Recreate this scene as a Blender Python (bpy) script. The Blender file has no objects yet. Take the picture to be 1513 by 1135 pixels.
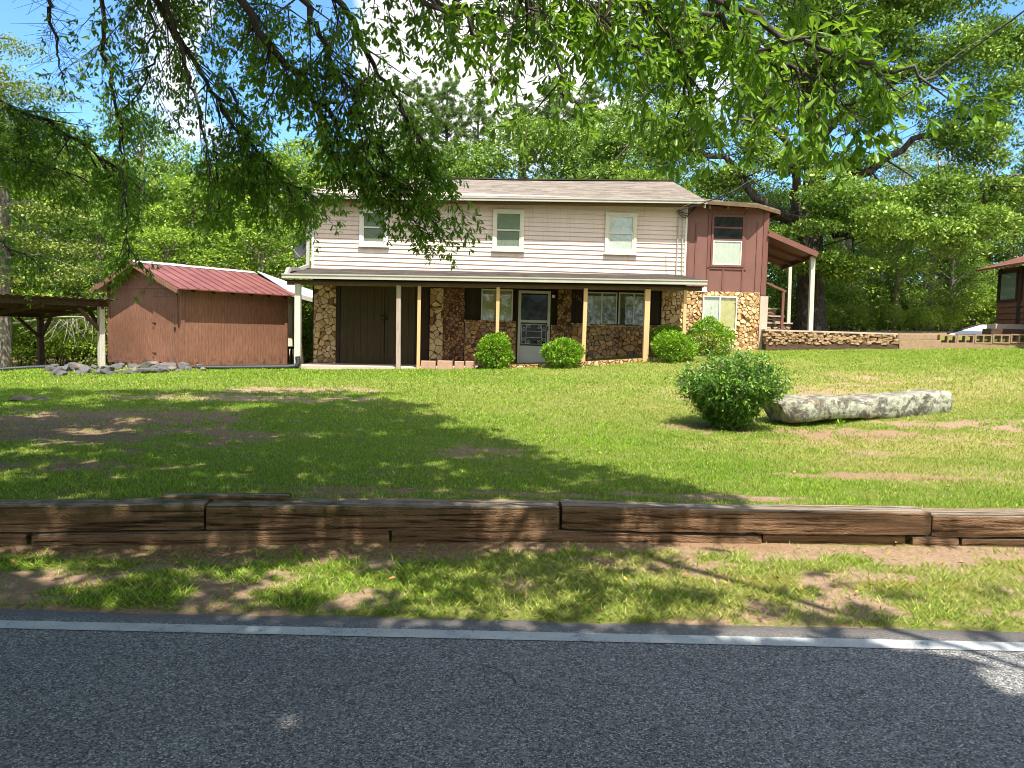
import bpy, math, random
import numpy as np
from mathutils import Vector, Matrix
random.seed(7); rng = np.random.default_rng(11)
S = bpy.context.scene
C = S.collection
# ------------------------------------------------------------------ camera model (measures metres off the photograph)
F, CX, CY, H = 1136.0, 756.5, 567.5, 1.6
PITCH, ROLL = math.radians(-3.95), math.radians(1.43)
def _rx(a): c, s = math.cos(a), math.sin(a); return np.array([[1, 0, 0], [0, c, -s], [0, s, c]])
def _rz(a): c, s = math.cos(a), math.sin(a); return np.array([[c, -s, 0], [s, c, 0], [0, 0, 1]])
CM = _rx(math.pi/2 + PITCH) @ _rz(ROLL)
def ray(px, py): return CM @ np.array([(px-CX)/F, -(py-CY)/F, -1.0])
def at(px, py, Y):
    r = ray(px, py); return np.array([0, 0, H]) + r*(Y/r[1])
cam = bpy.data.cameras.new('camera'); co = bpy.data.objects.new('camera', cam); C.objects.link(co)
cam.sensor_fit = 'HORIZONTAL'; cam.sensor_width = 36; cam.lens = 36*F/1513
cam.clip_start = .05; cam.clip_end = 2000
co.matrix_world = Matrix.Translation((0, 0, H)) @ Matrix([list(r) for r in CM]).to_4x4()
S.camera = co

# ------------------------------------------------------------------ noise
def _hash(ix, iy, s=0):
    n = (ix.astype(np.int64)*374761393 + iy.astype(np.int64)*668265263 + s*1442695041) & 0xffffffff
    n = ((n ^ (n >> 13))*1274126177) & 0xffffffff
    return ((n ^ (n >> 16)) & 0xffff)/65535.0
def vnoise(x, y, s=0):
    x = np.asarray(x, float); y = np.asarray(y, float)
    ix, iy = np.floor(x), np.floor(y); fx, fy = x-ix, y-iy
    fx = fx*fx*(3-2*fx); fy = fy*fy*(3-2*fy)
    a = _hash(ix, iy, s); b = _hash(ix+1, iy, s); c = _hash(ix, iy+1, s); d = _hash(ix+1, iy+1, s)
    return (a*(1-fx)+b*fx)*(1-fy)+(c*(1-fx)+d*fx)*fy
def fbm(x, y, s=0, o=4):
    t = 0; a = .5; tot = 0
    for k in range(o):
        t = t+a*vnoise(np.asarray(x)*2**k, np.asarray(y)*2**k, s+k); tot += a; a *= .5
    return t/tot
def sstep(a, b, x):
    t = np.clip((x-a)/(b-a), 0, 1); return t*t*(3-2*t)

# ------------------------------------------------------------------ terrain
def wall_y(x): return np.interp(x, [-40, -3.5, 0, 4, 40], [1.9, 5.17, 5.55, 5.78, 9.0])     # front face of the tie wall
def tie_top(x): return np.interp(x, [-3.5, -1.2, .3, 1.7, 4], [.305, .335, .33, .31, .30])
CP = []
for px, py, Y in [(462, 545, 20), (590, 546, 20), (700, 544, 20), (788, 542, 20.2), (865, 540, 20.2), (955, 533, 20.3), (1010, 526, 20.8), (1125, 518, 21.8),
                  (1325, 516, 22), (1513, 510, 22.5), (268, 544, 20), (160, 544, 21.0), (149, 542, 20.5), (65, 552, 22.2), (422, 541, 22.8), (0, 550, 24),
                  (1075, 634, 11.3), (1170, 630, 11.6), (1410, 614, 12.0), (462, 545, 26)]:
    p = at(px, py, Y); CP.append(p)
for x, z in [(-8, .22), (-4, .27), (-2, .30), (0, .30), (2, .28), (4, .28), (9, .4)]: CP.append(np.array([x, float(wall_y(x))+.25, z]))
CP += [np.array(p) for p in [(-5, 12, .36), (0, 12, .40), (-12, 12, .2), (12, 26, 1.8), (20, 26, 1.9), (7, 30, 1.5), (12, 36, 1.8), (25, 36, 1.9), (0, 32, .8),
       (-10, 32, .2), (-20, 32, -.1), (-30, 45, 0), (0, 48, 1.), (30, 48, 1.8), (-20, 15, -.05), (20, 12, 1.2), (-12, 26, .15)]]
CP = np.array(CP)
def _U(r2): return np.where(r2 > 1e-9, .5*r2*np.log(np.maximum(r2, 1e-9)), 0)
def _tps():
    n = len(CP); d = ((CP[:, None, :2]-CP[None, :, :2])**2).sum(-1)
    K = _U(d)+np.eye(n)*.15; P = np.c_[np.ones(n), CP[:, :2]]
    A = np.block([[K, P], [P.T, np.zeros((3, 3))]]); b = np.r_[CP[:, 2], 0, 0, 0]
    return np.linalg.solve(A, b)
TW = _tps()
def lawn_z(x, y):
    x = np.asarray(x, float); y = np.asarray(y, float); sh = x.shape
    xf = np.clip(x.ravel(), -30, 30); yf = np.clip(y.ravel(), 4, 48); out = np.zeros(xf.shape)
    for i in range(0, len(xf), 20000):
        a, b = xf[i:i+20000], yf[i:i+20000]
        d = (a[:, None]-CP[None, :, 0])**2+(b[:, None]-CP[None, :, 1])**2
        out[i:i+20000] = _U(d)@TW[:len(CP)]+TW[-3]+TW[-2]*a+TW[-1]*b
    return out.reshape(sh)
ROAD_EDGE = 4.17
def zg(x, y, detail=True):
    x = np.asarray(x, float); y = np.asarray(y, float)
    w = wall_y(x)
    verge = np.interp(y, [3.6, 4.0, 4.25, 5.6], [-.09, -.05, .012, .055])
    verge = np.where(y < 3.6, -.09, verge)
    verge = verge + np.where(y > 4.3, .03*(fbm(x*2.2, y*2.2, 3)-.5), 0)
    lz = lawn_z(x, y) + (.05*(fbm(x*.8, y*.8, 5)-.5)+.02*(fbm(x*4, y*4, 9, 2)-.5))*sstep(.1, .6, y-w)
    lz = np.where(y-w < .6, np.minimum(lz, tie_top(x)-.02+.0*x)*(1-sstep(.1, .6, y-w))+lz*sstep(.1, .6, y-w), lz)
    k = sstep(.06, .14, y-w)
    return verge*(1-k)+lz*k
def zs(x, y): return float(zg(np.array([x]), np.array([y]))[0])
def G(px, py):                          # where the sight line through a pixel meets the ground
    r = ray(px, py); ys = np.linspace(2.5, 40, 1500); t = ys/r[1]
    x = r[0]*t; z = H+r[2]*t; d = z-zg(x, ys)
    i = int(np.argmax(d < 0)) if (d < 0).any() else len(ys)-1
    return np.array([x[i], ys[i], zs(x[i], ys[i])])

# ------------------------------------------------------------------ node materials
class N:
    def __init__(s, name):
        s.m = bpy.data.materials.new(name); s.m.use_nodes = True; s.t = s.m.node_tree; s.t.nodes.clear()
        s.out = s.t.nodes.new('ShaderNodeOutputMaterial')
    def n(s, typ, **k):
        o = s.t.nodes.new('ShaderNode'+typ)
        for a, b in k.items(): setattr(o, a, b)
        return o
    def set(s, o, **k):
        for a, b in k.items():
            key = int(a[1:]) if a[0] == '_' and a[1:].isdigit() else a.replace('_', ' ')
            sock = o.inputs[key]
            if isinstance(b, bpy.types.NodeSocket): s.t.links.new(b, sock)
            else:
                if isinstance(b, tuple) and len(b) == 3 and sock.type == 'RGBA': b = (*b, 1)
                sock.default_value = b
        return o
    def coord(s, scale=(1, 1, 1), kind='Object', rot=(0, 0, 0)):
        c = s.n('TexCoord'); m = s.n('Mapping'); s.t.links.new(c.outputs[kind], m.inputs['Vector'])
        m.inputs['Scale'].default_value = scale; m.inputs['Rotation'].default_value = rot; return m.outputs[0]
    def noise(s, v, scale, detail=4, rough=.55, dist=0, out=0):
        o = s.n('TexNoise'); s.set(o, Vector=v, Scale=scale, Detail=detail, Roughness=rough, Distortion=dist); return o.outputs[out]
    def voro(s, v, scale, feature='F1', out='Distance', rand=1.0):
        o = s.n('TexVoronoi', feature=feature); s.set(o, Vector=v, Scale=scale, Randomness=rand); return o.outputs[out]
    def ramp(s, f, stops, interp='LINEAR'):
        r = s.n('ValToRGB'); cr = r.color_ramp; cr.interpolation = interp
        while len(cr.elements) < len(stops): cr.elements.new(.5)
        for e, (p, c) in zip(cr.elements, stops):
            e.position = p; e.color = (*c, 1) if isinstance(c, tuple) else (c, c, c, 1)
        s.t.links.new(f, r.inputs[0]); return r.outputs[0]
    def mix(s, f, a, b, mode='MIX'):
        m = s.n('Mix', data_type='RGBA', blend_type=mode)
        for sock, v in ((m.inputs[0], f), (m.inputs[6], a), (m.inputs[7], b)):
            if isinstance(v, bpy.types.NodeSocket): s.t.links.new(v, sock)
            else: sock.default_value = (*v, 1) if isinstance(v, tuple) else v
        return m.outputs[2]
    def math(s, op, a, b=0.0, c=0.0, clamp=False):
        m = s.n('Math', operation=op, use_clamp=clamp)
        for i, v in enumerate((a, b, c)):
            if isinstance(v, bpy.types.NodeSocket): s.t.links.new(v, m.inputs[i])
            else: m.inputs[i].default_value = v
        return m.outputs[0]
    def attr(s, name): o = s.n('Attribute', attribute_name=name); return o.outputs['Fac']
    def sep(s, v): o = s.n('SeparateXYZ'); s.t.links.new(v, o.inputs[0]); return o.outputs
    def comb(s, x, y, z):
        o = s.n('CombineXYZ')
        for i, v in enumerate((x, y, z)):
            if isinstance(v, bpy.types.NodeSocket): s.t.links.new(v, o.inputs[i])
            else: o.inputs[i].default_value = v
        return o.outputs[0]
    def island(s): return s.n('NewGeometry').outputs['Random Per Island']
    def bump(s, h, strength=.5, dist=.01, normal=None):
        b = s.n('Bump'); s.set(b, Height=h, Strength=strength, Distance=dist)
        if normal is not None: s.t.links.new(normal, b.inputs['Normal'])
        return b.outputs[0]
    def principled(s, color, rough=.7, normal=None, spec=.3, metal=0, **k):
        p = s.n('BsdfPrincipled'); s.set(p, Base_Color=color, Roughness=rough, Metallic=metal)
        p.inputs['Specular IOR Level'].default_value = spec
        if normal is not None: s.t.links.new(normal, p.inputs['Normal'])
        s.set(p, **k)
        s.t.links.new(p.outputs[0], s.out.inputs[0]); return p
M = {}
def m_plain(name, col, rough=.7, var=.25, scale=6, spec=.3, metal=0, stretch=(1, 1, 1), bump=.15, bdist=.004):
    n = N(name); v = n.coord(stretch)
    a = n.noise(v, scale, 6); b = n.noise(v, scale*7, 4)
    f = n.math('ADD', n.math('MULTIPLY', a, .65), n.math('MULTIPLY', b, .35))
    dk = tuple(c*(1-var) for c in col); lt = tuple(min(1, c*(1+var)) for c in col)
    c = n.ramp(f, [(.3, dk), (.7, lt)])
    n.principled(c, rough, n.bump(b, bump, bdist), spec, metal); M[name] = n.m; return n.m
def m_leaf(name, c1, c2, c3, trans=.35, rough=.45, tcol=None, clump=.5):
    n = N(name); r = n.island(); v = n.coord((1, 1, 1))
    cl = n.noise(v, clump, 3)
    f = n.math('ADD', n.math('MULTIPLY', r, .55), n.math('MULTIPLY', cl, .45))
    c = n.ramp(f, [(.2, c1), (.5, c2), (.8, c3)])
    p = n.n('BsdfPrincipled'); n.set(p, Base_Color=c, Roughness=rough); p.inputs['Specular IOR Level'].default_value = .35
    t = n.n('BsdfTranslucent'); tc = n.mix(.5, c, tcol or (.22, .36, .03)); n.set(t, Color=tc)
    m = n.n('MixShader'); n.set(m, Fac=trans); n.t.links.new(p.outputs[0], m.inputs[1]); n.t.links.new(t.outputs[0], m.inputs[2])
    n.t.links.new(m.outputs[0], n.out.inputs[0]); M[name] = n.m; return n.m
m_leaf('leaf_oak', (.045, .12, .014), (.12, .25, .022), (.24, .42, .035), .50, .36, (.34, .55, .02), .9)
m_leaf('leaf_wood', (.035, .09, .012), (.12, .225, .024), (.30, .42, .05), .30, .5, None, .25)
m_leaf('leaf_wood_b', (.05, .115, .012), (.18, .30, .024), (.40, .52, .05), .30, .5, None, .25)
m_leaf('leaf_bigoak', (.045, .11, .016), (.15, .27, .03), (.38, .50, .07), .30, .42, None, .3)
m_leaf('leaf_pine', (.08, .14, .04), (.13, .21, .055), (.20, .29, .08), .2, .55, None, .4)
m_leaf('leaf_cedar', (.12, .17, .03), (.19, .25, .04), (.28, .33, .07), .25, .55, None, .5)
m_leaf('leaf_box', (.03, .10, .01), (.17, .36, .02), (.42, .60, .05), .3, .35, (.3, .5, .02), 3)
m_leaf('leaf_shrub', (.03, .10, .016), (.10, .25, .03), (.32, .50, .06), .25, .3, None, 2)
m_leaf('grass_blade', (.07, .16, .014), (.13, .26, .02), (.27, .38, .05), .3, .55, (.25, .4, .03), .7)
def m_bark(name, c1, c2, sc=6):
    n = N(name); v = n.coord((1, 1, .22)); a = n.noise(v, sc*2, 8, .65, .4); b = n.voro(v, sc*2.5)
    f = n.math('ADD', n.math('MULTIPLY', a, .7), n.math('MULTIPLY', b, .5))
    l = n.noise(n.coord((1, 1, 1)), 5, 4)
    c = n.mix(n.ramp(l, [(.55, 0.0), (.65, .5)]), n.ramp(f, [(.3, c1), (.75, c2)]), (.24, .25, .21))
    n.principled(c, .9, n.bump(f, .9, .03), .1); M[name] = n.m
m_bark('bark_dark', (.022, .018, .014), (.10, .085, .07)); m_bark('bark_grey', (.07, .06, .05), (.27, .24, .20)); m_bark('bark_pale', (.14, .12, .10), (.42, .38, .32))

# timber, masonry and building materials
def m_tie():
    n = N('tie_wood'); v = n.coord((.55, 9, 9)); g = n.noise(v, 2.4, 8, .68, .5); v2 = n.coord((.25, 26, 26)); g2 = n.noise(v2, 2, 6, .7)
    u = n.noise(n.coord((1, 1, 1)), 2.2, 5); tint = n.n('ObjectInfo').outputs['Random']
    f = n.math('ADD', n.math('MULTIPLY', g, .6), n.math('MULTIPLY', g2, .4))
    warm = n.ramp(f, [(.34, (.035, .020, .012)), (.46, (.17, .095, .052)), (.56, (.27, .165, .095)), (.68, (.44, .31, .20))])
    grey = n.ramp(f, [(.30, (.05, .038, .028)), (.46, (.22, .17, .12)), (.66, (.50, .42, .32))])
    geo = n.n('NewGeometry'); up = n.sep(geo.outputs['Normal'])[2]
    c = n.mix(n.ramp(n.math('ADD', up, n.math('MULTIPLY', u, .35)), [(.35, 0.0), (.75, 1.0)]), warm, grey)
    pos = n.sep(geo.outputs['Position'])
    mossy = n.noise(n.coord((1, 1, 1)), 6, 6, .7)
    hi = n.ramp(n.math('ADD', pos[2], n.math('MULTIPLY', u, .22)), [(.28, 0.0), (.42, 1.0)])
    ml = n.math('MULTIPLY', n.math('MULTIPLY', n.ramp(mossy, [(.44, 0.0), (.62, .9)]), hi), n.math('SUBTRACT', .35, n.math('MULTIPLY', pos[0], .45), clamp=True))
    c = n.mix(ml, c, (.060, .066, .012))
    crack = n.ramp(g, [(.36, 0.0), (.42, 1.0)])
    h = n.math('ADD', n.math('MULTIPLY', f, 1.6), n.math('ADD', crack, n.noise(n.coord((1, 3, 3)), 40, 4)))
    c = n.mix(n.ramp(g2, [(.37, .85), (.42, 0.0)]), c, (.02, .012, .007))
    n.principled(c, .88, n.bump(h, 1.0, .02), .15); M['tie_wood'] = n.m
m_tie()
def m_stone(name, scale, cols, mortar, stretch=(1, 1, 1), mw=.06, bump=1.0, dist=.03, warp=.12):
    n = N(name); v0 = n.coord(stretch); w = n.n('TexNoise'); n.set(w, Vector=v0, Scale=scale*.7, Detail=3)
    add = n.n('VectorMath', operation='MULTIPLY_ADD'); n.t.links.new(w.outputs['Color'], add.inputs[0]); add.inputs[1].default_value = (warp,)*3; n.t.links.new(v0, add.inputs[2])
    v = add.outputs[0]
    e = n.voro(v, scale, 'DISTANCE_TO_EDGE'); cell = n.voro(v, scale, 'F1', 'Color'); cr = n.sep(cell)
    c = n.ramp(cr[0], cols, 'LINEAR'); d = n.noise(v0, scale*5, 5, .65)
    c = n.mix(.6, c, n.ramp(d, [(.3, .45), (.7, 1.25)]), 'MULTIPLY')
    c = n.mix(n.ramp(e, [(mw*.4, 0.0), (mw, 1.0)]), mortar, c)
    h = n.math('ADD', n.ramp(e, [(0.0, 0.0), (mw*3, 1.0)]), n.math('ADD', n.math('MULTIPLY', d, .35), n.math('MULTIPLY', cr[1], .5)))
    n.principled(c, .85, n.bump(h, bump, dist), .2); M[name] = n.m
m_stone('stone_flag', 6.6, [(.0, (.20, .085, .03)), (.3, (.42, .24, .10)), (.6, (.50, .31, .14)), (.9, (.34, .25, .17))], (.035, .022, .014), mw=.05)
m_stone('stone_small', 10, [(.0, (.07, .03, .015)), (.4, (.20, .10, .05)), (.7, (.30, .20, .11)), (1., (.12, .08, .06))], (.018, .01, .006), mw=.08)
m_stone('stone_large', 4.2, [(.0, (.20, .10, .04)), (.3, (.46, .32, .17)), (.65, (.50, .38, .22)), (1., (.16, .09, .05))], (.03, .018, .01), mw=.06)
m_stone('stone_light', 8.5, [(.0, (.40, .22, .09)), (.4, (.60, .42, .21)), (.8, (.66, .50, .30)), (1., (.48, .28, .12))], (.15, .06, .025), mw=.06)
m_stone('stone_stack', 6.5, [(.0, (.17, .08, .035)), (.4, (.33, .20, .11)), (.8, (.45, .32, .20)), (1., (.24, .15, .09))], (.02, .011, .007), (.75, .75, 1.9), mw=.1)
def m_st(name, cols, var=.5):
    n = N(name); r = n.island(); v = n.coord((1, 1, 1)); a = n.noise(v, 24, 6, .7); b = n.noise(v, 7, 4)
    c = n.ramp(r, cols); c = n.mix(var, c, n.ramp(a, [(.28, .5), (.72, 1.3)]), 'MULTIPLY'); c = n.mix(.4, c, n.ramp(b, [(.3, (.75, .6, .5)), (.7, (1.15, 1.1, 1.1))]), 'MULTIPLY')
    n.principled(c, .85, n.bump(n.math('ADD', a, b), .9, .02), .2); M[name] = n.m
m_st('st_brown', [(.0, (.22, .10, .04)), (.25, (.46, .27, .12)), (.5, (.54, .36, .18)), (.75, (.38, .26, .16)), (1., (.20, .16, .14))])
m_st('st_small', [(.0, (.09, .04, .02)), (.4, (.26, .13, .07)), (.7, (.42, .26, .13)), (1., (.16, .10, .08))])
m_st('st_large', [(.0, (.24, .12, .05)), (.3, (.56, .40, .21)), (.65, (.62, .48, .29)), (.85, (.50, .38, .24)), (1., (.17, .09, .05))])
m_st('st_light', [(.0, (.44, .25, .11)), (.35, (.66, .47, .25)), (.8, (.72, .56, .34)), (1., (.50, .31, .15))])
m_plain('mortar_dark', (.085, .052, .034), .95, .3, 20, .1); m_plain('mortar_light', (.17, .08, .04), .95, .3, 20, .1)
m_plain('stone_dry', (.36, .24, .14), .85, .35, 9, .2, bump=.5, bdist=.01)
def m_board(name, col, pitch=.2, groove=.35, wear=.25):      # vertical grooved sheet siding
    n = N(name); v = n.coord((1, 1, 1)); x = n.sep(v)[0]; xx = n.math('ADD', x, n.sep(v)[1])
    fr = n.math('FRACT', n.math('DIVIDE', n.math('ADD', xx, 50.0), pitch)); gr = n.ramp(fr, [(0.0, 0.0), (.035, 0.0), (.06, 1.0)])
    a = n.noise(n.coord((14, 14, 1.0)), 3, 6, .65); b = n.noise(v, 1.3, 5)
    base = n.ramp(a, [(.3, tuple(c*(1-wear) for c in col)), (.7, tuple(c*(1+wear) for c in col))])
    base = n.mix(.5, base, n.ramp(b, [(.3, .7), (.7, 1.25)]), 'MULTIPLY')
    c = n.mix(gr, tuple(k*groove for k in col), base)
    n.principled(c, .75, n.bump(n.math('ADD', gr, n.math('MULTIPLY', a, .3)), .6, .008), .25); M[name] = n.m
m_board('board_brown', (.028, .016, .010), .2); m_board('door_olive', (.052, .038, .017), .19)
def m_shed():
    n = N('shed_paint'); v = n.coord((1, 1, 1)); s = n.sep(v)
    xx = n.math('ADD', s[0], s[1]); fr = n.math('FRACT', n.math('DIVIDE', n.math('ADD', xx, 50.0), .10)); gr = n.ramp(fr, [(0.0, .55), (.05, .55), (.09, 1.0)])
    a = n.noise(n.coord((10, 10, 1.2)), 3, 8, .7); b = n.noise(v, 1.1, 5); cc = n.noise(n.coord((3, 3, 16)), 2.2, 5)
    c = n.ramp(a, [(.28, (.135, .064, .042)), (.5, (.235, .112, .074)), (.72, (.32, .165, .11))])
    c = n.mix(.5, c, n.ramp(b, [(.3, .72), (.7, 1.2)]), 'MULTIPLY'); c = n.mix(1.0, c, gr, 'MULTIPLY')
    wear = n.math('MULTIPLY', n.ramp(n.noise(v, 7, 8, .75), [(.50, 0.0), (.58, 1.0)]), n.ramp(n.math('ADD', s[2], n.math('MULTIPLY', b, .3)), [(.22, 1.0), (.48, 0.0)]))
    c = n.mix(wear, c, (.09, .06, .045))
    n.principled(c, .8, n.bump(n.math('ADD', gr, n.math('ADD', a, cc)), .4, .006), .2); M['shed_paint'] = n.m
m_shed()
def m_siding():
    n = N('siding_vinyl'); v = n.coord((1, 1, 1)); a = n.noise(v, .8, 5); b = n.noise(n.coord((.6, 1, 10)), 3, 6, .6)
    st = n.noise(n.coord((9, 1, .5)), 1.6, 6, .6)
    c = n.mix(.6, n.ramp(a, [(.3, (.69, .56, .48)), (.7, (.78, .645, .56))]), n.ramp(b, [(.3, .86), (.7, 1.05)]), 'MULTIPLY')
    c = n.mix(n.ramp(st, [(.52, 0.0), (.72, .35)]), c, (.36, .30, .24))
    n.principled(c, .5, n.bump(b, .25, .004), .3); M['siding_vinyl'] = n.m
m_siding()
def m_shingle(name, cols):
    n = N(name); v = n.coord((1, 1, 1)); br = n.n('TexBrick'); n.set(br, Vector=v, Scale=1.0, Mortar_Size=.006, Mortar_Smooth=.3, Brick_Width=.33, Row_Height=.14)
    br.offset = .5; n.set(br, Color1=(.0, .0, .0), Color2=(1., 1., 1.), Mortar=(.5, .5, .5))
    s = n.sep(v); rr = n.math('FRACT', n.math('DIVIDE', n.math('ADD', s[1], 50.), .14)); line = n.ramp(rr, [(0.0, .55), (.12, 1.0)])
    sp = n.noise(v, 130, 2, .6); big = n.noise(n.coord((.5, 3, 1)), 1.2, 5)
    c = n.ramp(n.math('ADD', n.math('MULTIPLY', n.math('ADD', br.outputs['Color'], sp), .3), n.math('MULTIPLY', big, .4)), cols)
    c = n.mix(1.0, c, line, 'MULTIPLY')
    n.principled(c, .9, n.bump(n.math('ADD', line, sp), .5, .006), .15); M[name] = n.m
m_shingle('shingle', [(.25, (.10, .082, .068)), (.55, (.20, .17, .142)), (.85, (.31, .27, .23))])
m_shingle('shingle_porch', [(.25, (.028, .024, .021)), (.55, (.06, .05, .044)), (.85, (.12, .10, .09))])
m_plain('gutter_white', (.40, .39, .34), .45, .12, 3, .4); m_plain('trim_white', (.74, .72, .65), .5, .06, 4); m_plain('trim_cream', (.70, .66, .52), .55, .08, 4)
m_plain('soffit_brown', (.14, .085, .045), .8, .3, 8); m_plain('brown_wall', (.18, .086, .072), .6, .12, 2.2, bump=.1)
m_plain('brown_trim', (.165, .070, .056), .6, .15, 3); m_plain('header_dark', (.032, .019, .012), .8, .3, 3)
m_plain('post_new', (.60, .39, .19), .7, .14, 5, stretch=(6, 6, .6)); m_plain('post_old', (.36, .29, .24), .85, .35, 5, stretch=(6, 6, .6))
m_plain('post_dark', (.055, .035, .022), .85, .3, 5, stretch=(6, 6, .6)); m_plain('post_grey', (.52, .50, .43), .85, .2, 5, stretch=(6, 6, .6))
m_plain('concrete', (.46, .38, .31), .9, .15, 5, bump=.3); m_plain('block_pink', (.40, .25, .18), .9, .2, 8, bump=.5)
m_plain('cinder', (.30, .20, .13), .92, .25, 12, bump=.6, bdist=.008); m_plain('cap_grey', (.42, .36, .30), .9, .2, 9, bump=.4)
m_plain('metal_white', (.80, .86, .95), .35, .08, 3, .5); m_plain('tin_dark', (.07, .045, .034), .8, .5, 3, bump=.4)
m_plain('board_old', (.085, .052, .035), .9, .5, 4, stretch=(1, 5, 5), bump=.5); m_plain('pipe_black', (.018, .022, .024), .5, .2, 6, .4)
m_plain('iron_black', (.012, .012, .012), .4, .1, 5, .5); m_plain('alum_grey', (.48, .50, .48), .4, .1, 4, .5); m_plain('dish_grey', (.05, .052, .055), .85, .1, 4, .1)
m_plain('rock_blue', (.13, .128, .125), .85, .6, 7, bump=.9, bdist=.015); m_plain('rock_tan', (.20, .165, .13), .85, .3, 7, bump=.8, bdist=.015)
m_plain('curtain_pale', (.25, .29, .245), .9, .15, 3, stretch=(9, 1, .7)); m_plain('blind_olive', (.36, .31, .15), .8, .1, 3); m_plain('curtain_white', (.66, .68, .66), .9, .12, 3, stretch=(8, 1, 3))
m_plain('curtain_dim', (.16, .15, .10), .9, .25, 3, stretch=(14, 1, .6)); m_plain('door_white', (.46, .46, .46), .55, .08, 3); m_plain('wood_pale', (.50, .38, .28), .8, .2, 5)
m_plain('log_plank', (.14, .062, .036), .8, .35, 4, stretch=(1, 1, 7), bump=.5); m_plain('log_dark', (.035, .02, .015), .8, .35, 4); m_plain('cable', (.03, .03, .03), .6, .1, 3); m_plain('cable_pale', (.42, .42, .42), .6, .1, 3)
m_plain('tarp_white', (.80, .82, .88), .6, .04, 2); m_plain('wood_dead', (.40, .35, .30), .9, .2, 6); m_plain('mulch', (.10, .055, .035), .95, .4, 20, bump=.8)
m_plain('lamp_glass', (.75, .75, .70), .2, .05, 4, .5); m_plain('numeral', (.30, .27, .24), .5, .1, 4)
def m_redroof():
    n = N('roof_red'); v = n.coord((1, 1, 1)); s = n.sep(v); a = n.noise(v, 2, 6, .6); b = n.noise(n.coord((.8, 8, 1)), 3, 5)
    c = n.mix(.5, n.ramp(a, [(.3, (.145, .048, .040)), (.7, (.225, .085, .070))]), n.ramp(b, [(.3, .75), (.7, 1.2)]), 'MULTIPLY')
    n.principled(c, .5, n.bump(b, .1, .003), .4); M['roof_red'] = n.m
m_redroof()
def m_ridge():
    n = N('ridge_patched'); v = n.coord((1, 1, 1)); s = n.sep(v)
    fr = n.math('FRACT', n.math('DIVIDE', n.math('ADD', s[1], n.math('MULTIPLY', n.noise(v, 2, 3), .3)), .52))
    c = n.ramp(fr, [(.40, (.62, .74, .86)), (.62, (.42, .13, .07))]); n.principled(c, .5, None, .4); M['ridge_patched'] = n.m
m_ridge()
def m_glass(name, col, rough=.04):
    n = N(name); p = n.principled(col, rough, None, .22)
    M[name] = n.m
m_glass('glass_dark', (.008, .01, .01))
def m_pane():
    n = N('glass_clear'); g = n.n('BsdfGlossy'); n.set(g, Color=(.9, .95, 1.), Roughness=.03); t = n.n('BsdfTransparent'); n.set(t, Color=(.94, .96, .93))
    f = n.n('LayerWeight'); n.set(f, Blend=.5); fc_ = n.math('POWER', f.outputs['Facing'], 4.0); m = n.n('MixShader'); n.set(m, Fac=n.math('ADD', n.math('MULTIPLY', fc_, .5), .06))
    n.t.links.new(t.outputs[0], m.inputs[1]); n.t.links.new(g.outputs[0], m.inputs[2]); n.t.links.new(m.outputs[0], n.out.inputs[0]); M['glass_clear'] = n.m
m_pane()
def m_asphalt():
    n = N('asphalt'); v = n.coord((1, 1, 1)); cell = n.voro(v, 140, 'F1', 'Color'); cr = n.sep(cell); e = n.voro(v, 140, 'F1', 'Distance')
    c2 = n.sep(n.voro(v, 60, 'F1', 'Color')); big = n.noise(v, 1.3, 4); fine = n.noise(v, 260, 3)
    c = n.ramp(cr[0], [(0.0, (.045, .044, .042)), (.40, (.14, .137, .131)), (.8, (.25, .244, .235)), (1.0, (.50, .49, .475))])
    c = n.mix(n.ramp(c2[1], [(.86, 0.0), (.9, .6)]), c, (.24, .24, .24)); c = n.mix(.5, c, n.ramp(big, [(.3, .8), (.7, 1.2)]), 'MULTIPLY')
    cw = n.n('TexNoise'); n.set(cw, Vector=v, Scale=2.5, Detail=5); ad = n.n('VectorMath', operation='MULTIPLY_ADD'); n.t.links.new(cw.outputs['Color'], ad.inputs[0]); ad.inputs[1].default_value = (.35, .35, 0); n.t.links.new(v, ad.inputs[2])
    ck = n.voro(ad.outputs[0], .55, 'DISTANCE_TO_EDGE'); cm = n.math('MULTIPLY', n.ramp(ck, [(.0015, 1.0), (.005, 0.0)]), n.ramp(n.noise(v, 1.7, 2), [(.66, 0.0), (.72, .35)]))
    c = n.mix(cm, c, (.008, .008, .009))
    y = n.sep(v)[1]; dust = n.ramp(n.math('ADD', y, n.math('MULTIPLY', n.noise(v, 7, 5), .10)), [(0.0, 0.0), (1.0, 0.0)])
    du = n.math('MULTIPLY', n.math('SUBTRACT', n.math('ADD', y, n.math('MULTIPLY', n.noise(v, 5, 5), .16)), 4.06), 9.0, clamp=True)
    c = n.mix(n.math('MULTIPLY', du, .75), c, (.19, .165, .14))
    n.principled(c, .8, n.bump(n.math('ADD', n.math('MULTIPLY', e, -1.0), n.math('MULTIPLY', cr[1], .7)), .8, .006), .35); M['asphalt'] = n.m
m_asphalt()
def m_line():
    n = N('line_paint'); v = n.coord((1, 1, 1)); a = n.noise(v, 90, 4, .6); b = n.noise(v, 4, 5)
    c = n.ramp(n.math('ADD', n.math('MULTIPLY', a, .5), n.math('MULTIPLY', b, .5)), [(.36, (.16, .165, .17)), (.46, (.38, .40, .40)), (.7, (.52, .53, .52))])
    wr = n.noise(v, 26, 6, .75); c = n.mix(n.ramp(wr, [(.60, 0.0), (.66, .85)]), c, (.10, .10, .105))
    n.principled(c, .65, n.bump(a, .5, .004), .3); M['line_paint'] = n.m
m_line()
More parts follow.
